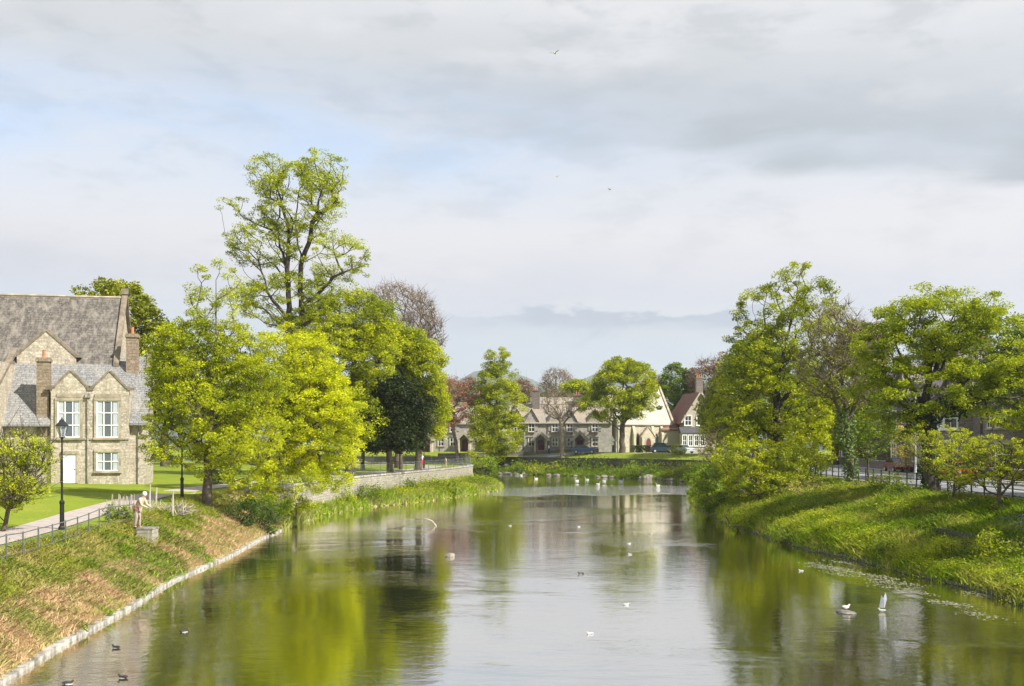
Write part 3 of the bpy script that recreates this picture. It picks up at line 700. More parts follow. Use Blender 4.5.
    for k, (px, yd, env, lf, lab, nm, tw, nl, bk) in enumerate([
        (557, 260, [(557, 383, 17, 15), (546, 390, 9, 8)], 'brown', 'bare grey tree rising behind the cottage ridge', 'bare_tree', 320, 5, 'bark_pale'),
        (577, 235, [(577, 390, 16, 10)], 'lime', 'small lime-green treetop behind the cottage roof', 'treetop_tree', 0, 60, 'bark'),
        (521, 240, [(520, 392, 14, 13)], 'brown', 'brownish treetop left of the dark cottage chimney', 'budding_tree', 160, 22, 'bark'),
        (484, 235, [(470, 398, 26, 14), (448, 392, 14, 12)], 'mid', 'green trees behind the left cottages', 'background_tree', 60, 55, 'bark'),
        (677, 222, [(677, 385, 20, 22), (690, 400, 14, 20), (668, 398, 14, 20)], 'mid', 'rounded deep green tree behind the red-roofed house', 'round_tree', 0, 90, 'bark'),
        (712, 216, [(708, 378, 20, 22), (726, 372, 16, 20)], 'brown', 'russet tree coming into leaf right of the deep green one', 'budding_tree', 260, 40, 'bark'),
        (742, 170, [(742, 375, 24, 28), (730, 395, 20, 26)], 'olive', 'olive tree behind the large right bank tree', 'background_tree', 60, 60, 'bark'),
        (655, 255, [(652, 388, 14, 10)], 'brown', 'faint brown treetop behind the church', 'background_tree', 110, 10, 'bark')]):
        b = onground(px, yd)
        make_tree(nm, lab, 'tree', b, [P(px, 425, yd), P(px, 405, yd)], [E(*e, yd, 4.2) for e in env], 200, nl, lf, .21, 1.0, .4, 40 + k, twig_tips=tw, keep=.016, bark=bk, twig_mat='bark_pale' if tw else None)
    # right bank
    b = onground(776, 88); Q = lambda px, py, dy=0: P(px, py, 88 + dy)
    make_tree('tall_tree', 'tallest right bank tree with airy top and leafy skirt', 'tree', b, [Q(778, 450), Q(776, 410), Q(784, 350), Q(796, 300), Q(800, 275)],
              [E(797, 284, 34, 24, 88, 2.4), E(766, 308, 34, 24, 88, 2.8), E(815, 310, 24, 34, 88, 2.6), E(748, 345, 24, 26, 88, 2.6), E(800, 335, 34, 34, 88, 3), E(768, 360, 42, 36, 88, 3.6), E(745, 400, 30, 42, 88, 3), E(792, 400, 46, 50, 88, 4), E(765, 445, 48, 38, 88, 3.6), E(818, 390, 20, 46, 88, 2.4), E(806, 450, 26, 34, 87, 2.4), E(728, 430, 26, 34, 88, 2.6)],
              860, 120, 'lime', .082, .54, .42, 25, bark='bark_dark', shell=.55, crown_from=.15, twig_tips=0, rise=.6,
              forks=[[Q(777, 410), Q(760, 360, -1), Q(756, 315, -1)], [Q(777, 420), Q(750, 395, 1), Q(735, 370, 1)], [Q(777, 410), Q(805, 375, .5), Q(815, 335, .5)]])
    b = onground(744, 82)
    b = onground(758, 79)
    make_tree('spreading_shrub', 'bright yellow-green shrubbery under the tallest right bank tree', 'shrub', b, [P(758, 485, 79)],
              [E(744, 458, 32, 22, 80, 2.6), E(782, 466, 28, 22, 80, 2.4), E(745, 482, 24, 18, 80, 2.), E(774, 484, 22, 14, 79, 2.)], 300, 75, 'lime', .07, .42, .12, 26, crown_from=.1, shell=.4, rise=.3, keep=.01)
    for k, (yy, xx) in enumerate([(53, 33.5), (44, 30.5), (59, 36.5)]):
        b = (xx, yy, gz(xx, yy) - .1)
        make_tree('roadside_tree', ['tree at the road just beyond the right edge of the picture', 'nearer roadside tree outside the right edge', 'tree across the road outside the right edge'][k], 'tree', b, [(xx, yy, 6.5), (xx + .2, yy, 10)],
                  [(xx, yy, 10.5, 4.2, 4.2, 3.6), (xx - 1.0, yy + 1.5, 8.5, 3.2, 3.2, 2.6)], 260, 60, 'fresh', .14, .7, .35, 90 + k)
    b = onground(850, 79)
    make_tree('ivy_tree', 'thin-crowned tree with an ivy-wrapped stem behind the railings', 'tree', b, [P(850, 455, 79), P(846, 410, 79), P(838, 355, 79)],
              [E(835, 335, 28, 34, 79, 2.6), E(850, 375, 34, 36, 79, 2.8), E(822, 370, 26, 34, 79, 2.4), E(858, 345, 20, 26, 79, 2)],
              300, 40, 'olive', .07, .5, .22, 27, bark='bark', twig_tips=300, twig_mat='bark_pale', rise=.7, forks=[[P(849, 440, 79), P(836, 400, 78), P(822, 340, 78)], [P(848, 420, 79), P(858, 375, 79), P(862, 325, 79)]], crown_from=.3, ivy=('ivy_pale', .2, 5.2, .42, 2600))
    b = onground(858, 82)
    bush('ivy_mass', 'dark green ivy growth in the lower limbs beside the thin-crowned tree', 868, 425, 26, 38, 81, 'mid', 7000, .08, 28, cat='climber', tips=80)
    b = onground(932, 66)
    make_tree('sycamore_tree', 'largest round green tree with an ivy-dark trunk right of the road lamp', 'tree', b, [P(930, 450, 66), P(926, 395, 66), P(928, 345, 66)],
              [E(938, 322, 56, 38, 66, 4), E(895, 345, 42, 40, 66, 3.4), E(985, 350, 50, 44, 66, 4), E(878, 382, 32, 30, 66, 2.6), E(1010, 395, 40, 40, 66, 3.4), E(935, 385, 60, 34, 66, 3.6), E(960, 310, 50, 22, 66, 3), E(892, 425, 32, 16, 66, 2), E(905, 390, 40, 30, 65, 2.5)],
              440, 230, 'fresh', .070, .60, .40, 29, bark='bark_dark', crown_from=.3, forks=[[P(930, 440, 66), P(900, 400, 66), P(880, 370, 65)], [P(928, 410, 66), P(905, 370, 67), P(895, 330, 67)], [P(929, 420, 66), P(960, 385, 66), P(990, 355, 66)], [P(929, 420, 66), P(975, 405, 65), P(1010, 395, 64)], [P(928, 400, 66), P(945, 350, 67), P(955, 310, 67)]], shell=.62, ivy=('ivy', .2, 5.5, .42, 3600), flat=.5)
    b = onground(1040, 88)
    make_tree('background_tree', 'green tree partly behind the largest tree at the right edge', 'tree', b, [P(1040, 440, 88), P(1038, 390, 88)],
              [E(1035, 370, 50, 46, 88, 5), E(1000, 345, 30, 34, 88, 4), E(985, 390, 30, 30, 88, 3)], 260, 60, 'mid', .14, .8, .4, 31)
    b = onground(1000, 55)
    make_tree('young_tree', 'small feathery young tree on the bank near the right edge', 'tree', b, [P(1000, 480, 55), P(1000, 462, 55)],
              [E(998, 455, 38, 22, 55, 1.6), E(965, 462, 30, 22, 56, 1.3), E(1018, 465, 18, 20, 55, 1.), E(990, 478, 30, 10, 55, 1.2)], 240, 60, 'lime', .042, .28, .08, 32, flat=.5, keep=.006, crown_from=.05, shell=.2, rise=.9, forks=[[P(1000, 485, 55), P(985, 465, 55), P(975, 452, 55)], [P(1000, 485, 55), P(1012, 465, 55), P(1020, 450, 55)]])
    b = onground(952, 60)
    make_tree('young_tree', 'slim sapling leaning before the largest trunk on the right bank', 'tree', b, [P(955, 480, 60), P(958, 455, 60)],
              [E(948, 452, 34, 28, 60, 1.4), E(922, 442, 22, 18, 60, 1.), E(955, 478, 26, 14, 60, 1.2)], 200, 55, 'lime', .045, .30, .06, 33, flat=.5, keep=.006, crown_from=.1, shell=.2, rise=.8)
    # trees far behind, closing the view on both sides
    for k, (px, yd, py, rx, ry, lf) in enumerate([(165, 125, 385, 30, 44, 'lime'), (230, 135, 400, 40, 40, 'mid'), (300, 140, 400, 40, 34, 'mid'), (345, 150, 410, 34, 34, 'olive'),
                                               (560, 300, 402, 30, 12, 'mid'), (770, 150, 400, 34, 34, 'mid'), (815, 160, 405, 30, 34, 'olive'), (20, 150, 345, 40, 20, 'mid'), (835, 130, 420, 26, 30, 'lime'), (720, 175, 415, 22, 26, 'olive'), (862, 135, 352, 24, 30, 'brown'), (755, 140, 365, 26, 30, 'mid')]):
        b = onground(px, yd)
        labs = ['lime tree behind the school gable', 'green tree in the park behind the two lime trees', 'green tree in the park behind the brilliant yellow tree', 'olive tree in the park left of the yew',
                'low trees beyond the cottage roofs', 'green tree across the road behind the tallest right tree', 'olive tree across the road left of the ivy stem', 'tree hidden behind the mottled school roof', 'yellow-green tree beyond the railings left of the ivy stem', 'olive tree between the red-roofed house and the right bank', 'russet tree showing between the ivy stem tree and the largest round tree', 'green tree filling the gap left of the tallest right tree']
        make_tree('background_tree', labs[k], 'tree', b, [P(px, 440, yd), P(px, 415, yd)], [E(px, py, rx, ry, yd, 5)], 180, 60, lf, .22, 1.1, .4, 60 + k, keep=.03)

    # bushes
    for k, a in enumerate([
        ('bush', 'shady green shrub at the water edge left of the yellow-green one', 716, 492, 24, 26, 86, 'mid', 5200, .085),
        ('bush', 'green shrub low at the corner where the right bank turns', 700, 486, 16, 16, 104, 'mid', 2600, .10),
        ('bush', 'lime shrub between the yellow-green one and the railings', 800, 462, 28, 28, 82, 'lime', 5200, .08),
        ('bush', 'low olive growth at the foot of the ivy stem tree', 838, 492, 22, 6, 72, 'olive', 1500, .05),
        ('bush', 'leafy clump trailing into the water where the shrubbery ends', 738, 516, 18, 9, 72, 'fresh', 2200, .055),
        ('bush', 'low clump at the waterline right of the shrubbery', 786, 533, 16, 7, 63, 'mid', 1800, .05),
        ('bush', 'broad-leaved clump low on the bank above the upper weed patch', 836, 541, 20, 7, 59, 'fresh', 2200, .045),
        ('bush', 'dark clump at the waterline above the weed patch', 884, 556, 18, 8, 53, 'mid', 2000, .045),
        ('bush', 'tall weeds on the waterline left of the corner bush', 944, 570, 18, 10, 48.5, 'fresh', 2400, .04),
        ('bush', 'mounded shrub half way up the right bank', 815, 508, 24, 8, 68, 'mid', 2400, .05),
        ('bush', 'mounded leafy clump half way up the bank below the largest tree', 905, 520, 26, 9, 59, 'fresh', 2800, .045),
        ('bush', 'low bush right of the ivy stem at the kerb', 905, 500, 20, 8, 66, 'mid', 1600, .06),
        ('bush', 'grey-green clump on the far bank under the church', 640, 466, 20, 6, 166, 'mid', 1500, .12),
        ('bush', 'broad green clump on the far bank under the cottages', 590, 468, 26, 6, 177, 'mid', 1700, .12),
        ('bush', 'rusty clump on the far bank left of the round tree', 545, 468, 18, 5, 181, 'olive', 1100, .12),
        ('bush', 'green clump on the far bank near the narrow tree', 522, 467, 14, 6, 184, 'mid', 1000, .12),
        ('bush', 'rusty green clump at the right end of the far bank', 676, 470, 18, 7, 158, 'olive', 1300, .12),
        ('bush', 'dark bramble on the slope below the spreading lime tree', 240, 512, 18, 14, 66, 'dark', 3000, .06),
        ('bush', 'green shrub hiding the near end of the river wall', 274, 506, 18, 14, 71, 'mid', 3600, .06),
        ('bush', 'yellowish shrub before the river wall under the brilliant yellow tree', 296, 500, 14, 12, 75, 'lime', 2600, .06),
        ('bush', 'bushy green plants in front of the wall below the yellow tree', 300, 500, 22, 10, 84, 'fresh', 2200, .07),
        ('bush', 'green plants on the reedy shelf right of the grey block', 368, 494, 20, 8, 98, 'mid', 2200, .08),
        ('bush', 'bright plants along the middle of the reedy shelf', 432, 486, 18, 7, 115, 'fresh', 1700, .09),
        ('bush', 'low green plants near the tip of the reedy shelf', 478, 484, 14, 6, 126, 'mid', 1200, .09),
        ('bush', 'low dark bush at the foot of the narrow bend tree', 482, 465, 18, 10, 170, 'mid', 1500, .16),
        ('bush', 'rounded lime bush on the grass before the silver car', 677, 452, 8, 6, 176, 'lime', 900, .10),
        ('bush', 'brownish shrub at the right end of the far grass', 712, 446, 20, 16, 140, 'brown', 1300, .11),
        ('bush', 'bushy green growth where right bank meets far bank', 712, 470, 20, 14, 128, 'mid', 1800, .12),
        ('bush', 'pale dry tangle between the tall tree and the railings', 806, 490, 24, 9, 76, 'gold', 1500, .045),
        ('bush', 'golden-leaved shrub behind the street lamp', 906, 440, 15, 24, 104, 'gold', 2400, .09),
        ('bush', 'deep green shrub below the yellow tree at the water wall', 262, 520, 22, 16, 68, 'dark', 1500, .08),
        ('bush', 'green bush beside the paling fence', 117, 515, 14, 10, 53, 'mid', 1000, .06),
        ('bush', 'leafy dark shrub at the park edge behind the yellow tree', 222, 482, 18, 14, 84, 'dark', 1300, .09),
        ('bush', 'twiggy brown shrub beside the iron lamp of the right road', 935, 465, 14, 12, 78, 'brown', 800, .06),
        ('bush', 'green shrub by the wall base left of the reedy shelf', 338, 492, 18, 10, 93, 'fresh', 1500, .08),
        ('bush', 'rounded green plant in the middle of the reedy shelf', 410, 490, 10, 8, 108, 'mid', 900, .08),
        ('bush', 'dark green plant dipping in the water at the reedy shelf', 452, 490, 6, 9, 112, 'mid', 700, .08),
        ('bush', 'fresh green bush low on the right bank near the corner', 1000, 572, 26, 18, 46, 'fresh', 2400, .05),
        ('bush', 'leafy bush at the top of the right bank by the ivy stem', 885, 498, 18, 10, 72, 'fresh', 1300, .06)]):
        bush(*a[:10], 100 + k, twigs=60 if a[7] == 'brown' else 0)

# ------------------------------------------------------------------ grass stuff
def tufts(name, pts, hmin, hmax, width, mat, seed, label, blades=5, spread=.12, lean=.35, cat='grass'):
    rs = np.random.RandomState(seed); z = ground(pts); n = len(pts)
    c = np.repeat(np.column_stack([pts, z - .03]), blades, 0); m = len(c)
    c[:, :2] += rs.normal(size=(m, 2)) * spread
    h = rs.uniform(hmin, hmax, m) * np.repeat(rs.uniform(.5, 1.2, n), blades); a = rs.uniform(0, 6.28, m)
    s = np.stack([np.cos(a), np.sin(a), np.zeros(m)], 1) * (width * rs.uniform(.5, 1.4, m))[:, None]
    ln = rs.normal(size=(m, 2)) * lean * h[:, None]
    tip = c + np.column_stack([ln, h]); mid = c + np.column_stack([ln * .35, h * .6])
    V = np.stack([c - s, c + s, mid + s * .8, tip, mid - s * .8], 1).reshape(-1, 3)
    o = raw_mesh(name, V, np.arange(len(V)).reshape(-1, 5), mat, uv=False)
    return tag(o, label, cat, kind='stuff')
rs = np.random.RandomState(77)
def pick(n, x0, x1, y0, y1, test, ref=40.):
    p = np.column_stack([rs.uniform(x0, x1, n), rs.uniform(y0, y1, n)])
    p = p[rs.uniform(0, 1, n) < np.minimum(1, (ref / p[:, 1])) ** 1.2]
    return p[test(p)]
water = lambda p: inside(p, POLY)
def herbs(name, pts, per, rad, hgt, size, mat, seed, label, cat='weeds'):
    """low leafy herbs: clusters of small leaves hugging the slope"""
    r = np.random.RandomState(seed); n = len(pts); k = np.repeat(r.uniform(.4, 1.5, n), per)[:, None]
    c = np.repeat(pts, per, 0) + r.normal(size=(n * per, 2)) * rad * k; z = ground(c) + r.uniform(0, 1, n * per) ** 1.3 * hgt * k[:, 0]
    V, Fc = leaf_faces(np.column_stack([c, z]), size, r, up=.9); return tag(raw_mesh(name, V, Fc, mat, uv=False), label, cat, kind='stuff')
near_left = pick(210000, -20, -11, 20, 74, lambda p: ~water(p) & (dist_line(p, LEFT) > .28) & (dist_line(p, LEFT) < 4.6))
dn = dist_line(near_left, LEFT); wn = wob(near_left, .5, 9)
low = dn + wn * 1.0 < 2.6
lo_, hi = near_left[low], near_left[~low]
tufts('dry_grass', lo_[:38000], .05, .24, .012, L['straw'], 1, 'dry straw-coloured grass on the lower left bank slope', spread=.1, lean=.9)
tufts('bank_grass', hi[:26000], .06, .28, .013, L['grass_l'], 2, 'mixed green and brown rough grass on the upper left bank', spread=.1, lean=.8)
gp = near_left[(wob(near_left, .7, 21) > .35)]
tufts('green_weeds', gp[:9000], .06, .24, .03, L['weeds'], 3, 'patches of fresh green weeds on the left bank', spread=.15, lean=.8, cat='weeds')
herbs('bank_herbs', near_left[(wob(near_left, 1.0, 31) > .15)][:2600], 26, .16, .22, .030, L['weeds'], 31, 'leafy green herbs dotted over the left bank')
herbs('dead_bracken', near_left[(wob(near_left, .9, 37) > .3)][:1300], 24, .18, .16, .026, L['litter'], 32, 'rust-brown dead stems and leaves on the left bank')
herbs('dry_litter', lo_[-1600:], 22, .16, .10, .022, L['straw'], 33, 'pale dry litter on the foot of the left slope')
herbs('bramble_cover', hi[(wob(hi, .8, 41) > .2)][:1100], 34, .2, .30, .032, L['olive'], 34, 'low brambles along the top of the left bank')
shelf = pick(160000, -17, 0, 72, 150, lambda p: ~water(p) & ~inside(p, UPPER) & (p[:, 1] > 72) & (dist_line(p, LEFT) < 7), 70)
tufts('waterside_weeds', shelf[:22000], .12, .62, .03, L['reed'], 4, 'tall green weeds between river wall and water', spread=.15, lean=.45, cat='weeds')
herbs('waterside_herbs', shelf[(wob(shelf, .9, 51) > 0)][:2200], 24, .26, .65, .06, L['fresh'], 35, 'leafy plants among the weeds below the river wall')
rb = pick(260000, 14, 28, 34, 155, lambda p: ~water(p) & (dist_line(p, RIGHT) < 9.6) & (dist_line(p, RIGHT) > .02), 45)
tufts('bank_grass', rb[:60000], .08, .42, .020, L['grass_r'], 5, 'lush green grass covering the right bank', spread=.14, lean=.8)
dr_b = dist_line(rb, RIGHT); wr_b = wob(rb, .9, 61)
herbs('bank_herbs', rb[(wr_b > .15)][:3000], 26, .22, .30, .045, L['mid'], 36, 'clumps of broad-leaved plants on the right bank')
herbs('water_edge_herbs', rb[(dr_b < .9)][:2600], 30, .22, .34, .040, L['fresh'], 37, 'leafy plants trailing over the right stone edging')
herbs('wall_top_herbs', rb[(dr_b > 3.4) & (dr_b < 4.7) & (wob(rb, .6, 71) > -.7)][:2600], 30, .24, .38, .042, L['mid'], 38, 'plants growing over the low terrace wall')
herbs('lush_clumps', rb[(wob(rb, 1.1, 79) > .35) & (dr_b < 4)][:2200], 40, .24, .42, .04, L['fresh'], 42, 'vivid green leafy clumps low on the right bank')
herbs('dead_stems', rb[(wob(rb, 1.0, 83) > .4)][:900], 20, .2, .3, .03, L['litter'], 43, 'dry brown stems scattered through the right bank grass')
herbs('dark_herbs', rb[(wob(rb, 1.2, 87) > .4)][:1500], 34, .26, .34, .045, L['dark'], 44, 'darker nettle-like clumps on the right bank')
herbs('pale_herbs', rb[(wob(rb, .7, 77) > .35)][:1200], 24, .25, .25, .04, L['olive'], 39, 'yellowish low plants in patches on the right bank')
fb = pick(60000, -40, 30, 150, 200, lambda p: ~water(p) & (dist_line(p, FAR) < 4.1) & (dist_line(p, FAR) > .3), 190)
tufts('bank_grass', fb[:9000], .1, .35, .06, L['weeds'], 6, 'rough grass and herbs below the far flood wall', spread=.3, lean=.7)
herbs('far_bank_herbs', fb[(wob(fb, .5, 81) > 0)][:1500], 16, .4, .4, .10, L['mid'], 40, 'green herbs and brambles along the far waterline')
ft = pick(60000, -60, 40, 150, 215, lambda p: (dist_line(p, FAR) > 4.6) & (dist_line(p, FAR) < 12) & ~water(p) & ~inside(p, UPPER), 190)
tufts('meadow_grass', ft[:6000], .03, .09, .05, L['grass_l'], 7, 'sunlit grass above the far flood wall', spread=.3, lean=.5)
bb = pick(60000, 22, 27, 44, 56, lambda p: (wob(p, 1.4, 3) > .1) & (np.hypot(p[:, 0] - 24, (p[:, 1] - 49) * .6) < 2.0), 60)
herbs('bluebells', bb[:260], 20, .14, .36, .025, L['bluebell'], 8, 'patch of violet-blue flowers high on the right bank', cat='flowers')

# ------------------------------------------------------------------ walls, kerbs, rocks
def offset_line(line, step=1.0, off=0.0):
    pts = []
    for a, b in zip(line[:-1], line[1:]):
        a = np.array(a, float); b = np.array(b, float); k = max(1, int(np.hypot(*(b - a)) / step)); pts += [a + (b - a) * i / k for i in range(k)]
    pts.append(np.array(line[-1], float)); pts = np.array(pts)
    for _ in range(3): pts[1:-1] = (pts[:-2] + 2 * pts[1:-1] + pts[2:]) / 4
    tg = np.gradient(pts, axis=0); tg /= np.hypot(*tg.T)[:, None]; return pts + np.stack([-tg[:, 1], tg[:, 0]], 1) * off
def wall_strip(name, pts, thick, zb, zt, mat, parent=None, jit=0.0, seed=0):
    tg = np.gradient(pts, axis=0); tg /= np.hypot(*tg.T)[:, None]; nn = np.stack([-tg[:, 1], tg[:, 0]], 1) * thick / 2
    r = np.random.RandomState(seed); zt = zt + r.uniform(-jit, jit, len(pts)); a = pts + nn; b = pts - nn
    V = np.concatenate([np.column_stack([a, zb]), np.column_stack([b, zb]), np.column_stack([b, zt]), np.column_stack([a, zt])]); n = len(pts); k = np.arange(n - 1)
    Fs = [np.stack([k + i * n, k + 1 + i * n, k + 1 + ((i + 1) % 4) * n, k + ((i + 1) % 4) * n], -1) for i in range(4)]
    Fc = [tuple(x) for x in np.vstack(Fs).tolist()] + [(0, n, 2 * n, 3 * n), (n - 1, 4 * n - 1, 3 * n - 1, 2 * n - 1)]
    return raw_mesh(name, V, Fc, mat, parent, uv=True)
# pale stone kerb at the foot of the left bank
kl = offset_line([(-12.2, 15), (-12.4, 26.7), (-13, 31.5), (-13.3, 37.4), (-14.2, 45.7), (-14.3, 55.8), (-14.9, 65.2), (-15.1, 78.3), (-14.6, 87)], .9, .10)
kz = np.full(len(kl), -.6)
tag(wall_strip('stone_kerb', kl, .24, kz, kz + .71, M['kerb'], jit=.015), 'pale stone kerb along the foot of the left bank', 'kerb')
# left river wall with coping and railing
wl_ = offset_line([(x, y) for x, y in WALL if x > -40], 1.2, 0)
wr_ = empty('river_wall', (wl_[0][0], wl_[0][1], 0), 'pale stone retaining wall holding the riverside path', 'wall')
q = wl_ - wl_[0]; tz = 1.9 + .6 * sst(wl_[:, 1], 45, 80) + .05
wall_strip('masonry', q, .5, np.full(len(q), -.3), tz, M['river_wall'], wr_)
wall_strip('coping', q, .62, tz + .003, tz + .13, M['kerb'], wr_)
rt = empty('iron_railing', (wl_[0][0], wl_[0][1], 0), 'thin grey bar railing on top of the river wall', 'railing')
for i in range(0, len(q) - 1, 2):
    a, z = q[i], tz[i] + .13
    MB().tube([(a[0], a[1], z - .05), (a[0], a[1], z + 1.02)], .028, 5).build('post', M['grey_iron'], rt, uv=False)
    j = min(i + 2, len(q) - 1); b = q[j]; zb_ = tz[j] + .13; pn = MB()
    for dz in (.1, .96): pn.tube([(a[0], a[1], z + dz), (b[0], b[1], zb_ + dz)], .016, 4)
    for k in range(1, 10):
        c = a + (b - a) * k / 10; zc_ = z + (zb_ - z) * k / 10; pn.tube([(c[0], c[1], zc_ + .09), (c[0], c[1], zc_ + .97)], .008, 4)
    pn.build('railing_panel', M['grey_iron'], rt, uv=False)
# far flood wall
fl = offset_line([(-70, 200), (-30, 192), (-2, 186), (7.7, 177), (20.6, 164), (26, 154)], 1.5, 4.3)
fh = ground(fl + 0) * 0
fw = empty('flood_wall', (fl[0][0], fl[0][1], 0), 'long wall below the far grass, shade put into its dark stone colour', 'wall')
q = fl - fl[0]
wall_strip('masonry', q, .5, np.full(len(q), .8), np.full(len(q), 2.78), M['dark_wall'], fw, jit=.02)
wall_strip('coping', q, .6, np.full(len(q), 2.785), np.full(len(q), 2.88), M['dark_wall'], fw)
# right bank retaining wall and water edging
rw = offset_line([(22, 132), (18.2, 113), (16.2, 96.6), (15.3, 80.7), (15.4, 71.9), (15.9, 59.8), (17.1, 54), (17.6, 48), (18.5, 43.9), (18.4, 39.5), (18.6, 25)], 1.0, 3.9)
rw = rw[(rw[:, 1] < 55)]
tag(wall_strip('terrace_wall', rw, .35, np.full(len(rw), .5), np.full(len(rw), 1.60), M['dark_wall'], jit=.07), 'low mossy terrace wall, stone darkened as if shaded, half way up the near right bank', 'wall')
re_ = offset_line(RIGHT[:-1], .8, .12)
tag(wall_strip('stone_edging', re_, .4, np.full(len(re_), -.6), np.full(len(re_), .16), M['dark_wall'], jit=.06), 'dark stone edging where the right bank meets the water', 'kerb')
def rock(c, r, seed, label, mat='rock', group=None, name='boulder'):
    m = MB().ellipsoid((0, 0, 0), r, 11, 7, .14, seed); o = m.build(name, M[mat], uv=False, smooth=False); o.location = c; o.rotation_euler = (0, 0, seed)
    return tag(o, label, 'rock', group)
rock_lab = ['waterline rock at the far left by the narrow tree', 'rock just right of the leftmost waterline rocks', 'large pale rock near the left end of the far waterline', 'rock below the left end of the flood wall, beside the large pale one',
            'rock left of the half-bare tree reflection', 'large rock directly below the half-bare tree', 'waterline rock left of the round tree', 'waterline rock below the round tree', 'waterline rock just right of the round tree trunk line',
            'rock beside the biggest right hand rock', 'biggest pale rock on the right part of the far waterline', 'rock right of the biggest right hand rock', 'rock below the rounded lime bush', 'rightmost rock of the far waterline', 'rock between the swans and the dark cottage chimney line', 'rock below the dark blue car']
rg = random.Random(3)
c = G(450, 556.5); rock((c[0], c[1], .03), (.34, .22, .16), 1, 'pale boulder standing alone in the open river')
c = G(846, 613); rock((c[0], c[1], .0), (.42, .25, .1), 2, 'flat stone in the right shallows under a gull')
M['weed'] = mat_plain('pale_floating_weed', (.24, .24, .15), .9, .35, 3)
c = G(326, 509); rock((c[0] + .4, c[1], .1), (.8, .6, .5), 5, 'grey stone block at the foot of the river wall')
for k, px in enumerate([486, 497, 508, 517, 549, 556, 597, 604, 612, 640, 648, 660, 671, 682, 524, 575]):
    t_ = np.array([(-2, 186), (7.7, 177), (20.6, 164), (24.7, 152)])
    best = None
    for a, b in zip(t_[:-1], t_[1:]):
        for f in np.linspace(0, 1, 40):
            p_ = a + (b - a) * f; e = abs(512 + F * p_[0] / p_[1] - px)
            if best is None or e < best[0]: best = (e, p_)
    big = rg.uniform(.35, .8) * (1.7 if px in (508, 556, 648) else 1)
    rock((best[1][0], best[1][1] - .2, .12), (big, big * .7, big * .42), 10 + k, rock_lab[k], group='rocks along the far waterline', name='waterline_rock', mat='rock')
# floating weed in the right shallows
m = MB(); rg = random.Random(8)
for k in range(0):
    px = rg.uniform(795, 985); ln = 540 + (px - 795) / 190 * 46 + 10
    c = G(px, ln + rg.uniform(2, 24) * (.5 + .5 * (px - 780) / 200)); a = rg.uniform(.25, .8); b = rg.uniform(.12, .3); n = 11
    m.add([(c[0] + a * math.cos(t * 6.283 / n) * rg.uniform(.6, 1.2), c[1] + b * 2.6 * math.sin(t * 6.283 / n) * rg.uniform(.6, 1.2), .012) for t in range(n)], [tuple(range(n))])
for k in range(1700):
    cl = k % 19; r2 = random.Random(cl); px = r2.uniform(795, 985); ln = 540 + (px - 795) / 190 * 46 + 10
    c = G(px, ln + r2.uniform(0, 22) * (.5 + .5 * (px - 780) / 200)); x = c[0] + rg.gauss(0, .30); y = c[1] + rg.gauss(0, .45) + (c[0] - x) * .8; q_ = rg.uniform(.015, .055); a = rg.uniform(0, 3)
    m.add([(x + q_ * math.cos(a + t * 1.57), y + q_ * 1.6 * math.sin(a + t * 1.57), .008 + .003 * (k % 3)) for t in range(4)], [(0, 1, 2, 3)])
tag(m.build('floating_weed', M['weed'], uv=False), 'pale rafts of weed floating by the right bank', 'weed', kind='stuff')
c = G(430, 526)
m = MB(); m.tube([(-.5, 0, .5), (-.2, 0, .48), (.15, .0, .34), (.5, 0, -.1)], [.03, .05, .05, .06], 6)
o = m.build('bent_branch', M['stick'], uv=False, smooth=True); o.location = (c[0], c[1], 0); tag(o, 'bent pale branch sticking out of the water', 'branch')
# stone pier by the angler
px_ = onground(147, 50.5)
m = MB().box(-.36, .36, -.35, .5, -1.3, 0); pier = empty('stone_pier', (px_[0], px_[1], 1.86), 'small pale stone pier jutting from the left bank below the person', 'pier')
m.build('masonry', M['river_wall'], pier); MB().box(-.39, .39, -.38, .5, .003, .07).build('capstone', M['rock'], pier)

# ------------------------------------------------------------------ railings on the left bank
fr = empty('iron_fence', (-17.1, 37.2, 0), 'black iron estate fence at the top of the left bank', 'fence')
fl_ = np.array([(-16.6, 30.5), (-17.1, 37.2), (-18.5, 50.5), (-18.3, 53.2)]); pts = []
for a, b in zip(fl_[:-1], fl_[1:]):
    k = max(1, int(np.hypot(*(b - a)) / 1.55)); pts += [a + (b - a) * i / k for i in range(k)]
pts.append(fl_[-1])
zs = [gz(*p) for p in pts]
for p, z in zip(pts, zs):
    MB().box(p[0] + 17.1 - .02, p[0] + 17.1 + .02, p[1] - 37.2 - .025, p[1] - 37.2 + .025, z - .3, z + .98).build('post', M['grey_iron'], fr, uv=False)
for dz in (.25, .6, .93):
    MB().tube([(p[0] + 17.1, p[1] - 37.2, z + dz) for p, z in zip(pts, zs)], .016 if dz < .9 else .022, 5).build('rail', M['grey_iron'], fr, uv=False)
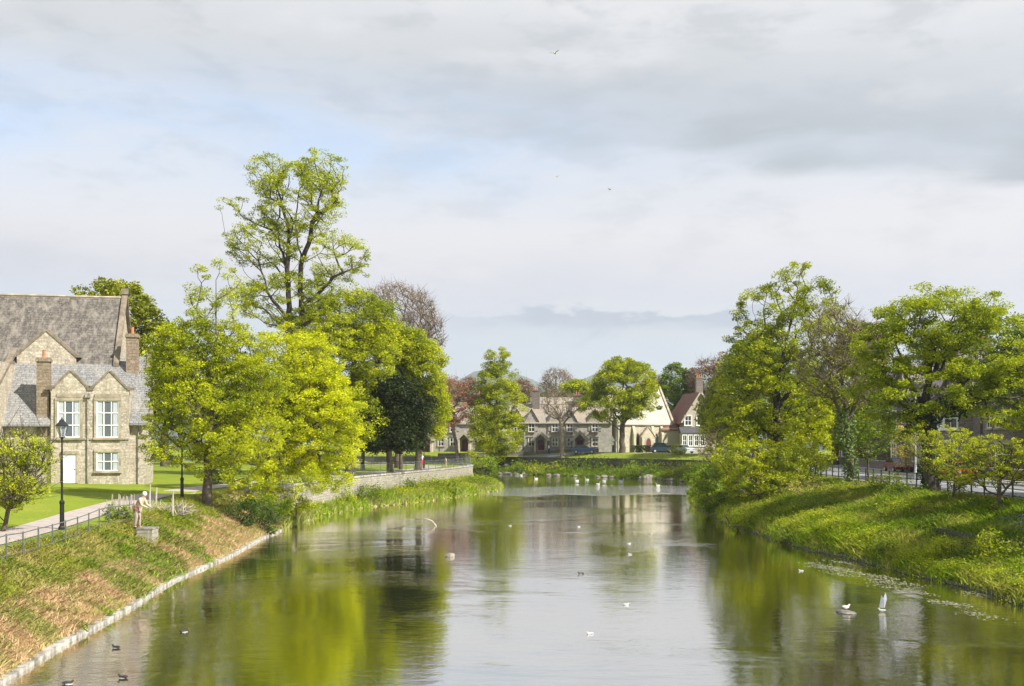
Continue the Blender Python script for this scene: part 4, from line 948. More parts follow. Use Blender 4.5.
# railings on the right
fr = empty('iron_fence', (27, 60, 0), 'dark post and rail fence between right bank and road', 'fence')
rp = [np.array([26.4 + .006 * max(0, y - 60), y]) for y in np.arange(44, 128, 1.75)]
zs = [gz(*p) for p in rp]
for p, z in zip(rp, zs):
    MB().box(p[0] - 27 - .035, p[0] - 27 + .035, p[1] - 60 - .035, p[1] - 60 + .035, z - .3, z + 1.12).build('post', M['black_iron'], fr, uv=False)
for dz in (.30, .68, 1.06): MB().tube([(p[0] - 27, p[1] - 60, z + dz) for p, z in zip(rp, zs)], .022, 5).build('rail', M['black_iron'], fr, uv=False)
pl = offset_line([(26.75, 44), (26.8, 60), (27.1, 128)], 1.5, 0); zz_ = ground(pl)
tag(wall_strip('stone_kerb', pl, .3, zz_ - .3, zz_ + .14, M['kerb']), 'pale stone kerb at the road edge behind the right fence', 'kerb')
# paling stakes and brushwood
pf = empty('paling_fence', (-20, 56.5, gz(-20, 56.5)), 'weathered pale paling fence behind the bending person', 'fence')
rg = random.Random(4)
for k in range(13):
    x = (107 + k * 2.2 - 512) / F * 56.5 + 20; h = rg.uniform(.75, 1.15)
    MB().prism([(x - .05, -.2), (x + .05, -.2), (x + .05 + rg.uniform(-.05, .05), h - .06), (x + rg.uniform(-.05, .05), h)], 'y', -.015, .015).build('stake', M['stick'], pf, uv=False)
bw = onground(167, 58.5); m = MB()
for k in range(90):
    x = rg.uniform(-1.0, 1.0); y = rg.uniform(-.3, .5); a = rg.uniform(-1.1, 1.1) + x * .7; ln = rg.uniform(.35, .85)
    m.tube([(x, y, -.05), (x + math.sin(a) * ln * .6 + rg.uniform(-.1, .1), y + rg.uniform(-.15, .15), math.cos(a) * ln * .5 + .1), (x + math.sin(a) * ln, y + rg.uniform(-.3, .3), max(.05, math.cos(a) * ln))], [.022, .016, .007], 4)
o = m.build('brushwood_pile', M['stick'], uv=False); o.location = (bw[0], bw[1], gz(bw[0], bw[1])); tag(o, 'tangled heap of bleached sticks beside the path', 'brushwood')
for k, (px, yd, h) in enumerate([(149.5, 57.2, 1.55), (172.5, 57.6, 1.5), (156, 60, 1.2)]):
    p_ = onground(px, yd); o = MB().tube([(0, 0, -.2), (.01, 0, h * .5), (.03, .02, h)], [.055, .05, .04], 6).build('wooden_post', M['stick'], uv=False)
    o.location = (p_[0], p_[1], p_[2] + .15); tag(o, ['taller pale post left of the brushwood heap', 'pale post standing in the middle of the brushwood heap', 'short pale post behind the brushwood heap'][k], 'post')

# ------------------------------------------------------------------ lamps
def park_lamp(loc, label, h=5.0):
    r = empty('lamp_post', loc, label, 'street lamp', 'black iron park lamps')
    MB().lathe([(.17, 0), (.17, .12), (.11, .2), (.10, 1.15), (.12, 1.2), (.12, 1.28), (.06, 1.36)], n=8).build('base', M['black_iron'], r, uv=False)
    MB().lathe([(.055, 1.36), (.038, h - .95), (.07, h - .92), (.07, h - .88), (.03, h - .84)], n=8).build('shaft', M['black_iron'], r, uv=False)
    MB().tube([(-.28, 0, h - 1.05), (.28, 0, h - 1.05)], .018, 5).build('ladder_bar', M['black_iron'], r, uv=False)
    f = MB()
    for k in range(4):
        a = R(45 + 90 * k); f.tube([(.12 * math.cos(a), .12 * math.sin(a), h - .82), (.27 * math.cos(a), .27 * math.sin(a), h - .34)], .014, 4)
    f.box(-.1, .1, -.1, .1, h - .86, h - .82); f.lathe([(.30, h - .34), (.30, h - .31), (.13, h - .13), (.13, h - .10), (.05, h - .04), (.015, h + .06)], n=8)
    ln = f.build('lantern', M['black_iron'], r, uv=False)
    MB().lathe([(.10, h - .81), (.24, h - .345)], n=4).build('glass', M['lamp_glass'], ln, uv=False)
    return r
for px, yd, h, lab in [(62, 49.3, 5.0, 'nearest iron lamp post, on the lawn in front of the school door'), (182, 67, 4.3, 'iron lamp post between the school and the spreading lime tree'), (424, 128, 4.6, 'distant iron lamp post beside the person in red')]:
    p_ = onground(px, yd, -.02); park_lamp(p_, lab, h)
p_ = onground(915.5, 88, 0)
r = empty('street_lamp', (p_[0], p_[1], p_[2]), 'tall galvanised street lamp at the kerb of the right road', 'street lamp')
MB().lathe([(.11, 0), (.11, 1.2), (.07, 1.3), (.045, 7.0)], n=8).build('pole', M['galv'], r, uv=False)
MB().tube([(0, 0, 6.95), (-.25, 0, 7.25), (-.9, 0, 7.35)], .035, 6).build('arm', M['galv'], r, uv=False)
MB().ellipsoid((-1.15, 0, 7.33), (.38, .14, .09), 8, 5).build('lamp_head', M['white_paint'], r, uv=False, smooth=True)

# ------------------------------------------------------------------ building helpers
class Frame:
    def __init__(s, px, Yd, ang, z):
        s.o = np.array([(px - 512) / F * Yd, Yd, z]); s.a = R(ang); s.u = np.array([math.cos(s.a), math.sin(s.a)]); s.w = np.array([-math.sin(s.a), math.cos(s.a)])
    def loc(s, px, py, w=0.0):
        d = np.array([(px - 512) / F, 1.0]); t = (w + s.o[:2] @ s.w) / (d @ s.w); p = d * t
        return (p - s.o[:2]) @ s.u, CH - (py - HY) / F * t - s.o[2]
    def U(s, px, w=0.0): return s.loc(px, HY, w)[0]
    def root(s, name, label, cat, group=None): return empty(name, tuple(s.o), label, cat, group, rz=s.a)
def arch(x0, x1, z0, zs, zt, n=5):
    """pointed arch outline"""
    xm = (x0 + x1) / 2; L_ = [(x0, z0), (x1, z0)]
    for k in range(n + 1): t = k / n; L_.append((x1 + (xm - x1) * t ** 1.5 if t else x1, zs + (zt - zs) * math.sin(t * math.pi / 2) ** .9 if t else zs))
    for k in range(n - 1, -1, -1): t = k / n; L_.append((x0 + (xm - x0) * t ** 1.5 if t else x0, zs + (zt - zs) * math.sin(t * math.pi / 2) ** .9 if t else zs))
    return L_
def window(root, u0, u1, z0, z1, w=0.0, cols=2, rows=3, trim='limestone_trim', t=.12, curtain=False, bar=.05, front=-1, hood=False, glass='glass', axis='y'):
    """stone surround proud of the wall, pane just off the wall, white bars between; front=-1 faces the local -y"""
    def B(m, a0, a1, d0, d1, c0, c1):
        d0, d1 = sorted((w + front * d0, w + front * d1))
        if axis == 'y': m.box(a0, a1, d0, d1, c0, c1)
        else: m.box(d0, d1, a0, a1, c0, c1)
    s = MB(); B(s, u0 - t, u1 + t, 0.004, .13, z1, z1 + t * 1.4); B(s, u0 - t * 1.3, u1 + t * 1.3, .004, .17, z0 - t, z0)
    B(s, u0 - t, u0, .004, .11, z0, z1); B(s, u1, u1 + t, .004, .11, z0, z1)
    if hood: B(s, u0 - t * 2, u1 + t * 2, .004, .2, z1 + t * 1.45, z1 + t * 1.9)
    wd = s.build('window', M[trim], root)
    f = MB()
    for k in range(cols + 1): x = u0 + (u1 - u0) * k / cols; x = min(max(x, u0 + bar / 2), u1 - bar / 2); B(f, x - bar / 2, x + bar / 2, .02, .065, z0 + .002, z1 - .002)
    for k in range(rows + 1): z = z0 + (z1 - z0) * k / rows; z = min(max(z, z0 + bar / 2), z1 - bar / 2); B(f, u0 + .002, u1 - .002, .022, .06, z - bar / 2, z + bar / 2)
    f.build('frame', M['white_paint'], wd)
    g_ = MB(); B(g_, u0, u1, .004, .015, z0, z1); g_.build('pane', M[glass], wd)
    if curtain:
        c_ = MB(); q_ = (u1 - u0) * .26
        B(c_, u0 + .03, u0 + q_, .0155, .019, z0 + .03, z1 - .03); B(c_, u1 - q_, u1 - .03, .0155, .019, z0 + .03, z1 - .03); c_.build('curtain', M['curtain'], wd)
    return wd
def chimney(root, u, w, z0, z1, su=.8, sw=.8, mat='limestone', pots=2, trim='limestone_trim'):
    m = MB().box(u - su / 2, u + su / 2, w - sw / 2, w + sw / 2, z0, z1 - .3); m.box(u - su / 2 - .08, u + su / 2 + .08, w - sw / 2 - .08, w + sw / 2 + .08, z1 - .297, z1 - .12)
    m.box(u - su / 2 - .03, u + su / 2 + .03, w - sw / 2 - .03, w + sw / 2 + .03, z1 - .117, z1); c_ = m.build('chimney', M[mat], root)
    p_ = MB()
    for k in range(pots): p_.lathe([(.15, 0), (.12, .1), (.11, .5), (.14, .55)], (u + (k - (pots - 1) / 2) * .4, w, z1 + .002), 8)
    p_.build('chimney_pot', M['pot'], c_, uv=False); return c_
def slope_coping(m, u0, z0, u1, z1, w0, w1, t=.16):
    """coping stones up one side of a gable, in the u/z plane"""
    d = np.array([u1 - u0, z1 - z0]); d /= np.linalg.norm(d); n = np.array([-d[1], d[0]]) * (1 if d[0] > 0 else -1)
    a, b = np.array([u0, z0]), np.array([u1, z1]); m.prism([tuple(a), tuple(b), tuple(b + n * t), tuple(a + n * t)], 'y', w0, w1)

# ------------------------------------------------------------------ the old stone school on the left
fr = Frame(45, 80, 12, 2.8)
S = fr.root('school_building', 'large old stone school with mottled slate roof and twin gables, at the left edge', 'building')
u0, ev = fr.loc(45, 387.5); u1, _ = fr.loc(129, 387.5); pk1, pz = fr.loc(70.6, 371.5); pk2, pz2 = fr.loc(109.7, 374); pz2 = pz; um = (pk1 + pk2) / 2; u1 = pk2 + (um - pk1); u0 = pk1 - (um - pk1)
ul = fr.U(3); ur = fr.U(146); _, le = fr.loc(25, 421); W1 = 4.5; _, lt = fr.loc(60, 360, W1); W2 = 9.0; _, rz_ = fr.loc(60, 296.5, W2)
sl = (lt - le) / W1
um_r = fr.U(116, W1)
wl = MB()
wl.box(u0, u1, 0, (ev - le) / sl + .05, -1.5, ev - .05)                                  # twin gabled front
for p_ in (pk1, pk2): h_ = um - pk1; wl.prism([(p_ - h_ + .02, ev - .045), (p_ + h_ - .02, ev - .045), (p_ + h_ - .02, ev + .02), (p_ + h_ * .76, ev + .12), (p_, pz), (p_ - h_ * .76, ev + .12), (p_ - h_ + .02, ev + .02)], 'y', 0, .35)
wl.box(ul, u0 - .003, .35, W1, -1.5, le + .15); wl.box(u1 + .003, ur, .5, W1, -1.5, le - .1)   # lower wings
wl.box(-14, um_r, W1 + .003, 2 * W2 - W1, -1.5, lt)                                        # tall hall
wl.prism([(W1 + .003, lt + .003), (2 * W2 - W1, lt + .003), (W2, rz_ - .12)], 'x', um_r - .35, um_r)
wl.prism([(W1 + .003, lt + .003), (2 * W2 - W1, lt + .003), (W2, rz_ - .12)], 'x', -14, -13.6)
gp, gpz = fr.loc(46.5, 331, W1 - .3); ga, gaz = fr.loc(17, 356, W1 - .3); gb, _ = fr.loc(76, 356, W1 - .3)
wl.prism([(ga, gaz - .8), (gb, gaz - .8), (gb, gaz), (gp, gpz), (ga, gaz)], 'y', W1 - .35, W1 + .3)
wl.box(-14, ul - .003, -1.6, W1, -1.5, lt - .5)                                            # left wing edge
wl.box(um_r + .003, ur - .5, W1 + .003, W1 + 5, -1.5, 6.4)                                  # back right wing
wl.prism([(W1 + .003, 6.403), (W1 + 5, 6.403), (W1 + 2.5, 9.6)], 'x', ur - .95, ur - .6)
wl.build('wall', M['limestone'], S)
rf = MB()
rf.slab([(-14, W1 - .35, lt - .38), (um_r - .15, W1 - .35, lt - .38), (um_r - .15, W2, rz_), (-14, W2, rz_)], .16)
rf.slab([(um_r - .15, 2 * W2 - W1 + .35, lt - .38), (-14, 2 * W2 - W1 + .35, lt - .38), (-14, W2, rz_), (um_r - .15, W2, rz_)], .16)
main = rf.build('roof', M['mottled_slate'], S)
MB().tube([(-14, W2, rz_ + .02), (um_r - .15, W2, rz_ + .02)], .12, 6).build('ridge_tiles', M['limestone_trim'], main)
rf = MB()
rf.slab([(ul - .1, -.25, le - .25 * sl), (u0 - .02, -.25, le - .25 * sl), (u0 - .02, W1 - .01, lt - .012), (ul - .1, W1 - .01, lt - .012)], .13)
rf.slab([(u0 - .02, (ev - le) / sl - .3, ev - .3 * sl), (u1 + .02, (ev - le) / sl - .3, ev - .3 * sl), (u1 + .02, W1 - .01, lt - .012), (u0 - .02, W1 - .01, lt - .012)], .13)
rf.slab([(u1 + .02, -.05, le - .05 * sl - .1), (ur + .15, -.05, le - .05 * sl - .1), (ur + .15, W1 - .6, lt - .7 * sl - .1), (u1 + .02, W1 - .6, lt - .7 * sl - .1)], .13)
for p_ in (pk1, pk2):
    h_ = um - pk1; back = (pz - le) / sl + .1
    for s_ in (-1, 1): rf.slab([(p_, .36, pz - .12), (p_ + s_ * h_ * .9, .36, ev - .02), (p_ + s_ * h_ * .9, back, ev - .02), (p_, back, pz - .12)][::s_], .08)
rf.slab([(um_r + .02, W1 - .2, 6.3), (ur - .7, W1 - .2, 6.3), (ur - .7, W1 + 2.5, 9.75), (um_r + .02, W1 + 2.5, 9.75)], .12)
rf.build('front_roof', M['pale_slate'], S)
cp = MB()
for p_ in (pk1, pk2):
    h_ = um - pk1
    slope_coping(cp, p_ - h_ * .78, ev + .08, p_ - .003, pz + .02, -.06, .40, .14); slope_coping(cp, p_ + h_ * .78, ev + .08, p_ + .003, pz + .02, -.06, .40, .14); cp.box(p_ - h_ - .1, p_ - h_ * .78, -.065, .39, ev + .0, ev + .16); cp.box(p_ + h_ * .78, p_ + h_ - .003, -.065, .39, ev + .0, ev + .16)
for s_, e in ((ga, -.4), (gb, .4)): slope_coping(cp, s_, gaz, gp + (.003 if e > 0 else -.003), gpz, W1 - .42, W1 + .36, .2); cp.box(min(s_, s_ + e), max(s_, s_ + e), W1 - .42, W1 + .1, gaz - .05, gaz + .14)
cp.box(u0 - .35, u0 + .12, -.08, .3, ev - .15, ev + .05); cp.box(u1 - .12, u1 + .35, -.08, .3, ev - .15, ev + .05); cp.box(um - .22, um + .22, -.08, .3, ev - .18, ev + .0)
# main verge coping up the hall gable
v0 = (W1 - .5, lt - .5); v1 = (W2, rz_ + .05); cp.prism([v0, v1, (v1[0], v1[1] + .3), (v0[0], v0[1] + .3)], 'x', um_r - .14, um_r + .28)
cp.prism([(2 * W2 - v0[0], v0[1]), (v1[0] + .003, v1[1]), (v1[0] + .003, v1[1] + .3), (2 * W2 - v0[0], v0[1] + .3)], 'x', um_r - .14, um_r + .28)
cp.prism([(W1 - .2, 6.1), (W1 + 2.5, 9.7), (W1 + 2.5, 10.0), (W1 - .2, 6.4)], 'x', ur - .68, ur - .35)
cp.prism([(.1, le - .1), (W1 - .4, lt - .75), (W1 - .4, lt - .5), (.1, le + .15)], 'x', ur + .16, ur + .4)
cp.box(um_r - .2, um_r + .34, W2 - .2, W2 + .2, rz_ + .3, rz_ + .75)
cp.prism([(-1.7, lt - 2.6), (W1, lt + .6), (W1, lt + .9), (-1.7, lt - 2.3)], 'x', ul - .4, ul + .04)
cp.build('coping', M['coping_dark'], S)
def WN(a, b, c_, d, **k):
    A, z1_ = fr.loc(a, c_); B_, _ = fr.loc(b, c_); _, z0_ = fr.loc(a, d); return window(S, A, B_, z0_, z1_, **k)
WN(57.5, 80.5, 400.5, 437.5, cols=3, rows=3, curtain=True, bar=.07, glass='pane_pale', t=.16); WN(96.5, 119, 400.5, 437.5, cols=3, rows=3, curtain=True, bar=.07, glass='pane_pale', t=.16)
WN(96.5, 119, 452, 471, cols=3, rows=2, curtain=True, bar=.07, glass='pane_pale', t=.15)
a, z1_ = fr.loc(63.5, 454); b_, z0_ = fr.loc(76.5, 483)
dr_ = MB().box(a, b_, -.05, -.004, z0_, z1_).build('door', M['door_pale'], S)
MB().box(a - .12, a - .003, -.12, -.004, z0_, z1_).box(b_ + .003, b_ + .12, -.12, -.004, z0_, z1_).box(a - .15, b_ + .15, -.14, -.004, z1_ + .003, z1_ + .22).build('door_frame', M['limestone_trim'], dr_)
MB().ellipsoid((b_ - .12, -.08, z0_ + 1.0), (.04, .04, .04), 6, 4).build('handle', M['black_iron'], dr_)
st = MB().box(u0 + .003, u1 - .003, -.09, -.004, (ev - .1) * .46, (ev - .1) * .46 + .12)
A, Z = fr.loc(57, 397); B_, _ = fr.loc(82, 397); 
for aa, bb_ in ((57, 82), (95, 121)): st.box(fr.U(aa), fr.U(bb_), -.1, -.004, Z, Z + .25)
st.build('string_course', M['limestone_trim'], S)
dp = fr.U(88); MB().tube([(dp, -.12, -.6), (dp, -.12, ev - .7)], .055, 6).box(dp - .16, dp + .16, -.26, -.01, ev - .72, ev - .42).build('drainpipe', M['kerb'], S, uv=False)
dp = fr.U(138.5, .5); MB().tube([(dp, .38, -.6), (dp, .38, le - .3)], .05, 6).build('drainpipe', M['kerb'], S, uv=False)
cu, cz = fr.loc(45, 359, .6); chimney(S, cu - .1, .75, 3.4, cz + .1, .85, .9, 'chimney_brown', pots=1, trim='coping_dark')
cu, cz = fr.loc(132.5, 334, W1 - .5); chimney(S, cu, W1 - .5, 4.5, cz, .85, .85, 'chimney_brown', pots=1)

# ------------------------------------------------------------------ cottages across the river
def cottage_row(fr, name, label, ua, ub, units, ridge, porches, chims, dormers, low=None):
    C = fr.root(name, label, 'building'); ev = 5.4; D = 7.0
    m = MB().box(ua, ub, 0, D, -1.5, ev)
    for e in (ua, ub - .3): m.prism([(.0, ev + .003), (D, ev + .003), (D / 2, ridge - .1)], 'x', e, e + .3)
    for dpx in dormers: m.prism([(dpx - 1.15, 3.7), (dpx + 1.15, 3.7), (dpx + 1.15, ev + .1), (dpx, ev + 2.1), (dpx - 1.15, ev + .1)], 'y', -.1, .35)
    m.build('wall', M['grey_stone'], C)
    s = (ridge - ev) / (D / 2); r_ = MB()
    r_.slab([(ua - .2, -.35, ev - .35 * s), (ub + .2, -.35, ev - .35 * s), (ub + .2, D / 2, ridge), (ua - .2, D / 2, ridge)], .15)
    r_.slab([(ub + .2, D + .35, ev - .35 * s), (ua - .2, D + .35, ev - .35 * s), (ua - .2, D / 2, ridge), (ub + .2, D / 2, ridge)], .15)
    for dpx in dormers:
        bk = 2.2 / s + .2
        for sg in (-1, 1): r_.slab([(dpx, -.3, ev + 2.4), (dpx + sg * 1.4, -.3, ev - .02), (dpx + sg * 1.4, bk, ev - .02), (dpx, bk, ev + 2.4)][::sg], .14)
    if low:
        l0, l1, lr = low; m2 = MB().box(l0, l1, 2.2, D + 1.5, 3.0, lr - 2.6)
        for e in (l0, l1 - .3): m2.prism([(2.2, lr - 2.597), (D + 1.5, lr - 2.597), ((D + 3.7) / 2, lr - .1)], 'x', e, e + .3)
        m2.build('upper_wall', M['grey_stone'], C)
        r_.slab([(l0 - .1, 1.9, lr - 2.9), (l1 + .1, 1.9, lr - 2.9), (l1 + .1, (D + 3.7) / 2, lr), (l0 - .1, (D + 3.7) / 2, lr)], .15)
        r_.slab([(l1 + .1, D + 1.8, lr - 2.9), (l0 - .1, D + 1.8, lr - 2.9), (l0 - .1, (D + 3.7) / 2, lr), (l1 + .1, (D + 3.7) / 2, lr)], .15)
    rr = r_.build('roof', M['lichen_slate'], C)
    MB().tube([(ua, D / 2, ridge + .03), (ub, D / 2, ridge + .03)], .13, 6).build('ridge_tiles', M['limestone_trim'], rr, uv=False)
    for dpx in dormers: window(C, dpx - .55, dpx + .55, 3.55, 5.0, -.1, 2, 2, trim='limestone_trim', bar=.09); window(C, dpx - .55, dpx + .55, .95, 2.45, 0, 2, 2, trim='limestone_trim', bar=.09, hood=True)
    for q_ in porches:
        pm = MB().box(q_ - 1.15, q_ - .8, -1.5, -.004, -1.2, 2.15).box(q_ + .8, q_ + 1.15, -1.5, -.004, -1.2, 2.15)
        po = pm.build('porch', M['cream_stone'], C)
        g_ = MB()
        for sg in (-1, 1):
            g_.prism([(q_ + sg * .003, 3.75), (q_ + sg * 1.75, 2.15), (q_ + sg * 1.75, 1.88), (q_ + sg * 1.2, 1.9), (q_ + sg * .003, 3.1)], 'y', -1.75, -1.55)
        g_.build('bargeboard', M['render_white'], po)
        r_ = MB()
        for sg in (-1, 1): r_.slab([(q_, -1.54, 3.8), (q_ + sg * 1.7, -1.54, 2.2), (q_ + sg * 1.7, -.01, 2.2), (q_, -.01, 3.8)][::sg], .1)
        r_.build('porch_roof', M['lichen_slate'], po)
        MB().prism(arch(q_ - .5, q_ + .5, 0, 1.7, 2.2), 'y', -.06, -.004).build('door', M['door_red'], C)
    for c_, cw, ct, su in chims: chimney(C, c_, cw, 6.5, ct, su, .9, 'brown_stone', 2)
    for x in np.linspace(ua + 3, ub - 3, units): MB().tube([(x, -.08, -.5), (x, -.08, ev - .2)], .05, 5).build('drainpipe', M['grey_iron'], C, uv=False)
    return C
fr = Frame(505, 197, -5, 3.7)
U = lambda px: fr.U(px)
cottage_row(fr, 'cottage_row', 'grey stone almshouse row with white-gabled porches across the river', U(507), U(612), 4, 8.5, [U(541), U(580)], [(U(535), 3.0, 11.2, 1.3), (U(577), 3.4, 10.3, 1.5)], [U(517), U(531.6), U(555), U(570), U(595)], (U(536), U(580), 9.9))
fr2 = Frame(425, 203, -5, 3.7)
V_ = lambda px: fr2.U(px)
cottage_row(fr2, 'cottage_row', 'left hand stone almshouse row behind the copper tree', V_(380), V_(500), 3, 8.9, [V_(427), V_(465)], [(V_(440), 3.4, 11.2, 1.5), (V_(476), 3.4, 10.8, 1.5)], [V_(441), V_(453), V_(480), V_(492), V_(410)])
# garden wall in front of the cottages
gw = [fr.o[:2] + fr.u * t_ + fr.w * -2.4 for t_ in np.arange(U(440), U(600), 1.5)]; gw = np.array(gw); gzv = ground(gw)
r_ = empty('garden_wall', (gw[0][0], gw[0][1], 0), 'low dark garden wall with pale coping before the almshouses', 'wall')
wall_strip('masonry', gw - gw[0], .3, gzv - .3, gzv + .55, M['brown_stone'], r_); wall_strip('coping', gw - gw[0], .4, gzv + .553, gzv + .65, M['kerb'], r_)

# church
fr = Frame(628, 197, 24, 3.7)
C = fr.root('church_building', 'cream stone church with pale slate roof and arched doorway', 'church')
ua, ub = -2.0, fr.loc(673, 430)[0]; _, ev = fr.loc(650, 422); D = 9.0; _, rg_ = fr.loc(650, 388, D / 2)
m = MB().box(ua, ub, 0, D, -1.5, ev); 
for e in (ua, ub - .4): m.prism([(0, ev + .003), (D, ev + .003), (D / 2, rg_ - .05)], 'x', e, e + .4)
pu = fr.U(645); m.prism([(pu - 1.3, -1.5), (pu + 1.3, -1.5), (pu + 1.3, 2.6), (pu, 4.3), (pu - 1.3, 2.6)], 'y', -1.2, -.004)
m.build('wall', M['cream_stone'], C)
s = (rg_ - ev) / (D / 2); r_ = MB()
r_.slab([(ua - .3, -.3, ev - .3 * s), (ub - .3, -.3, ev - .3 * s), (ub - .3, D / 2, rg_), (ua - .3, D / 2, rg_)], .16)
r_.slab([(ub - .3, D + .3, ev - .3 * s), (ua - .3, D + .3, ev - .3 * s), (ua - .3, D / 2, rg_), (ub - .3, D / 2, rg_)], .16)
r_.build('roof', M['church_slate'], C)
c_ = MB().prism([(-.4, ev - .4), (D / 2, rg_ + .02), (D / 2, rg_ + .35), (-.4, ev - .05)], 'x', ub - .29, ub + .1); c_.prism([(D + .4, ev - .4), (D / 2 + .003, rg_ + .02), (D / 2 + .003, rg_ + .35), (D + .4, ev - .05)], 'x', ub - .29, ub + .1)
for sg in (-1, 1): slope_coping(c_, pu + sg * 1.45, 2.5, pu + sg * .003, 4.35, -1.3, -.9, .2)
c_.build('coping', M['limestone_trim'], C)
MB().prism(arch(pu - .7, pu + .7, 0, 1.7, 2.7), 'y', -1.26, -1.204).build('doorway_surround', M['render_white'], C)
MB().prism(arch(pu - .5, pu + .5, .0, 1.6, 2.4), 'y', -1.30, -1.264).build('door', M['door_red'], C)
bt = MB()
for px in (633, 652, 661, 671): x = fr.U(px); bt.prism([(-.7, -1.5), (-.004, -1.5), (-.004, ev - .5), (-.3, ev - 1.0), (-.7, ev - 2.2)], 'x', x - .25, x + .25)
bt.build('buttress', M['cream_stone'], C)
for px in (637.5, 656.5, 666):
    x = fr.U(px); w_ = MB().prism(arch(x - .42, x + .42, 1.0, 2.6, 3.5), 'y', -.08, -.004).build('window', M['limestone_trim'], C)
    MB().prism(arch(x - .3, x + .3, 1.12, 2.5, 3.25), 'y', -.1, -.083).build('pane', M['glass'], w_)
fr = Frame(612, 199, 0, 3.7)
C = fr.root('chapel_block', 'tall grey chapel end with mullioned windows behind the round tree', 'building')
MB().box(-1.2, 3.0, 0, 6, -1.5, 6.6).prism([(-1.2, 6.603), (3.0, 6.603), (.9, 9.3)], 'y', 0, 6).build('wall', M['grey_stone'], C)
r_ = MB()
for sg in (-1, 1): r_.slab([(.9, -.2, 9.6), (.9 + sg * 2.4, -.2, 6.5), (.9 + sg * 2.4, 6.2, 6.5), (.9, 6.2, 9.6)][::sg], .15)
r_.build('roof', M['lichen_slate'], C)
window(C, -.1, 1.9, 1.3, 5.2, 0, 4, 5, trim='limestone_trim', bar=.08)

# red roofed house
fr = Frame(690, 198, 8, 3.7)
C = fr.root('gabled_house', 'pale house with red tiled roof and bay window right of the church', 'house')
ha, hb = fr.U(684), fr.U(722); hm = fr.U(700); hb = 2 * hm - ha; _, gz_ = fr.loc(700, 392); 
m = MB().box(ha, hb, 0, 10, -1.5, 5.6).prism([(ha, 5.603), (hb, 5.603), (hm, gz_ - .2)], 'y', 0, 10)
m.box(ha - 3.4, ha - .003, 2.0, 9, -1.5, 4.2)
m.build('wall', M['render_white'], C)
r_ = MB()
for sg in (-1, 1): r_.slab([(hm, -.5, gz_), (hm + sg * (hm - ha + .6), -.5, 5.1), (hm + sg * (hm - ha + .6), 10.4, 5.1), (hm, 10.4, gz_)][::sg], .18)
r_.slab([(ha - 3.6, 1.7, 3.9), (ha - .01, 1.7, 3.9), (ha - .01, 5.5, 6.6), (ha - 3.6, 5.5, 6.6)], .14)
r_.build('roof', M['red_tile'], C)
g_ = MB()
for sg in (-1, 1): slope_coping(g_, hm + sg * (hm - ha + .5), 5.1, hm + sg * .003, gz_ - .2, -.6, -.52, .28)
g_.build('bargeboard', M['render_white'], C)
ba, bb_ = fr.U(679.5), fr.U(703)
MB().box(ba, bb_, -1.3, -.004, -1.2, 3.3).build('bay', M['render_white'], C)
MB().prism([(-1.6, 3.303), (.0, 3.303), (-.0, 4.4), (-.4, 4.4)], 'x', ba - .2, bb_ + .2).build('bay_roof', M['dark_slate'], C)
k = (bb_ - ba) / 4
for i in range(4): window(C, ba + k * i + .18, ba + k * (i + 1) - .18, 1.0, 2.9, -1.3, 2, 2, trim='white_paint', t=.1, bar=.07)
for x in (fr.U(688), fr.U(700)): window(C, x - .6, x + .6, 4.7, 6.4, 0, 2, 2, trim='white_paint', t=.12, bar=.08)
chimney(C, fr.U(699, 2.5), 2.5, 7, fr.loc(699, 377, 2.5)[1], 1.25, .8, 'brown_stone', 3)
# small dark hedge at the church
hd = empty('hedge', (0, 0, 0), 'clipped dark hedge between church and parked cars', 'hedge')
a0 = np.array([(632 - 512) / F * 192, 192.]); a1 = np.array([(676 - 512) / F * 191, 191.]); rs_ = np.random.RandomState(9); n = 5200
p_ = a0 + (a1 - a0) * rs_.uniform(0, 1, n)[:, None]; p_ += rs_.uniform(-.4, .4, (n, 2)); z = 3.6 + rs_.uniform(0, 1, n) ** .7 * 1.25
hd.location = (a0[0], a0[1], 3.5); V, Fc = leaf_faces(np.column_stack([p_, z]) - np.array([a0[0], a0[1], 3.5]), .1, rs_)
raw_mesh('foliage', V, Fc, L['dark'], hd, uv=False); mm = MB()
for t_ in np.linspace(.02, .98, 14): c_ = (a1 - a0) * t_; mm.tube([(c_[0], c_[1], -.2), (c_[0] + .1, c_[1], 1.1)], [.04, .015], 5)
mm.build('stems', M['bark'], hd, uv=False)

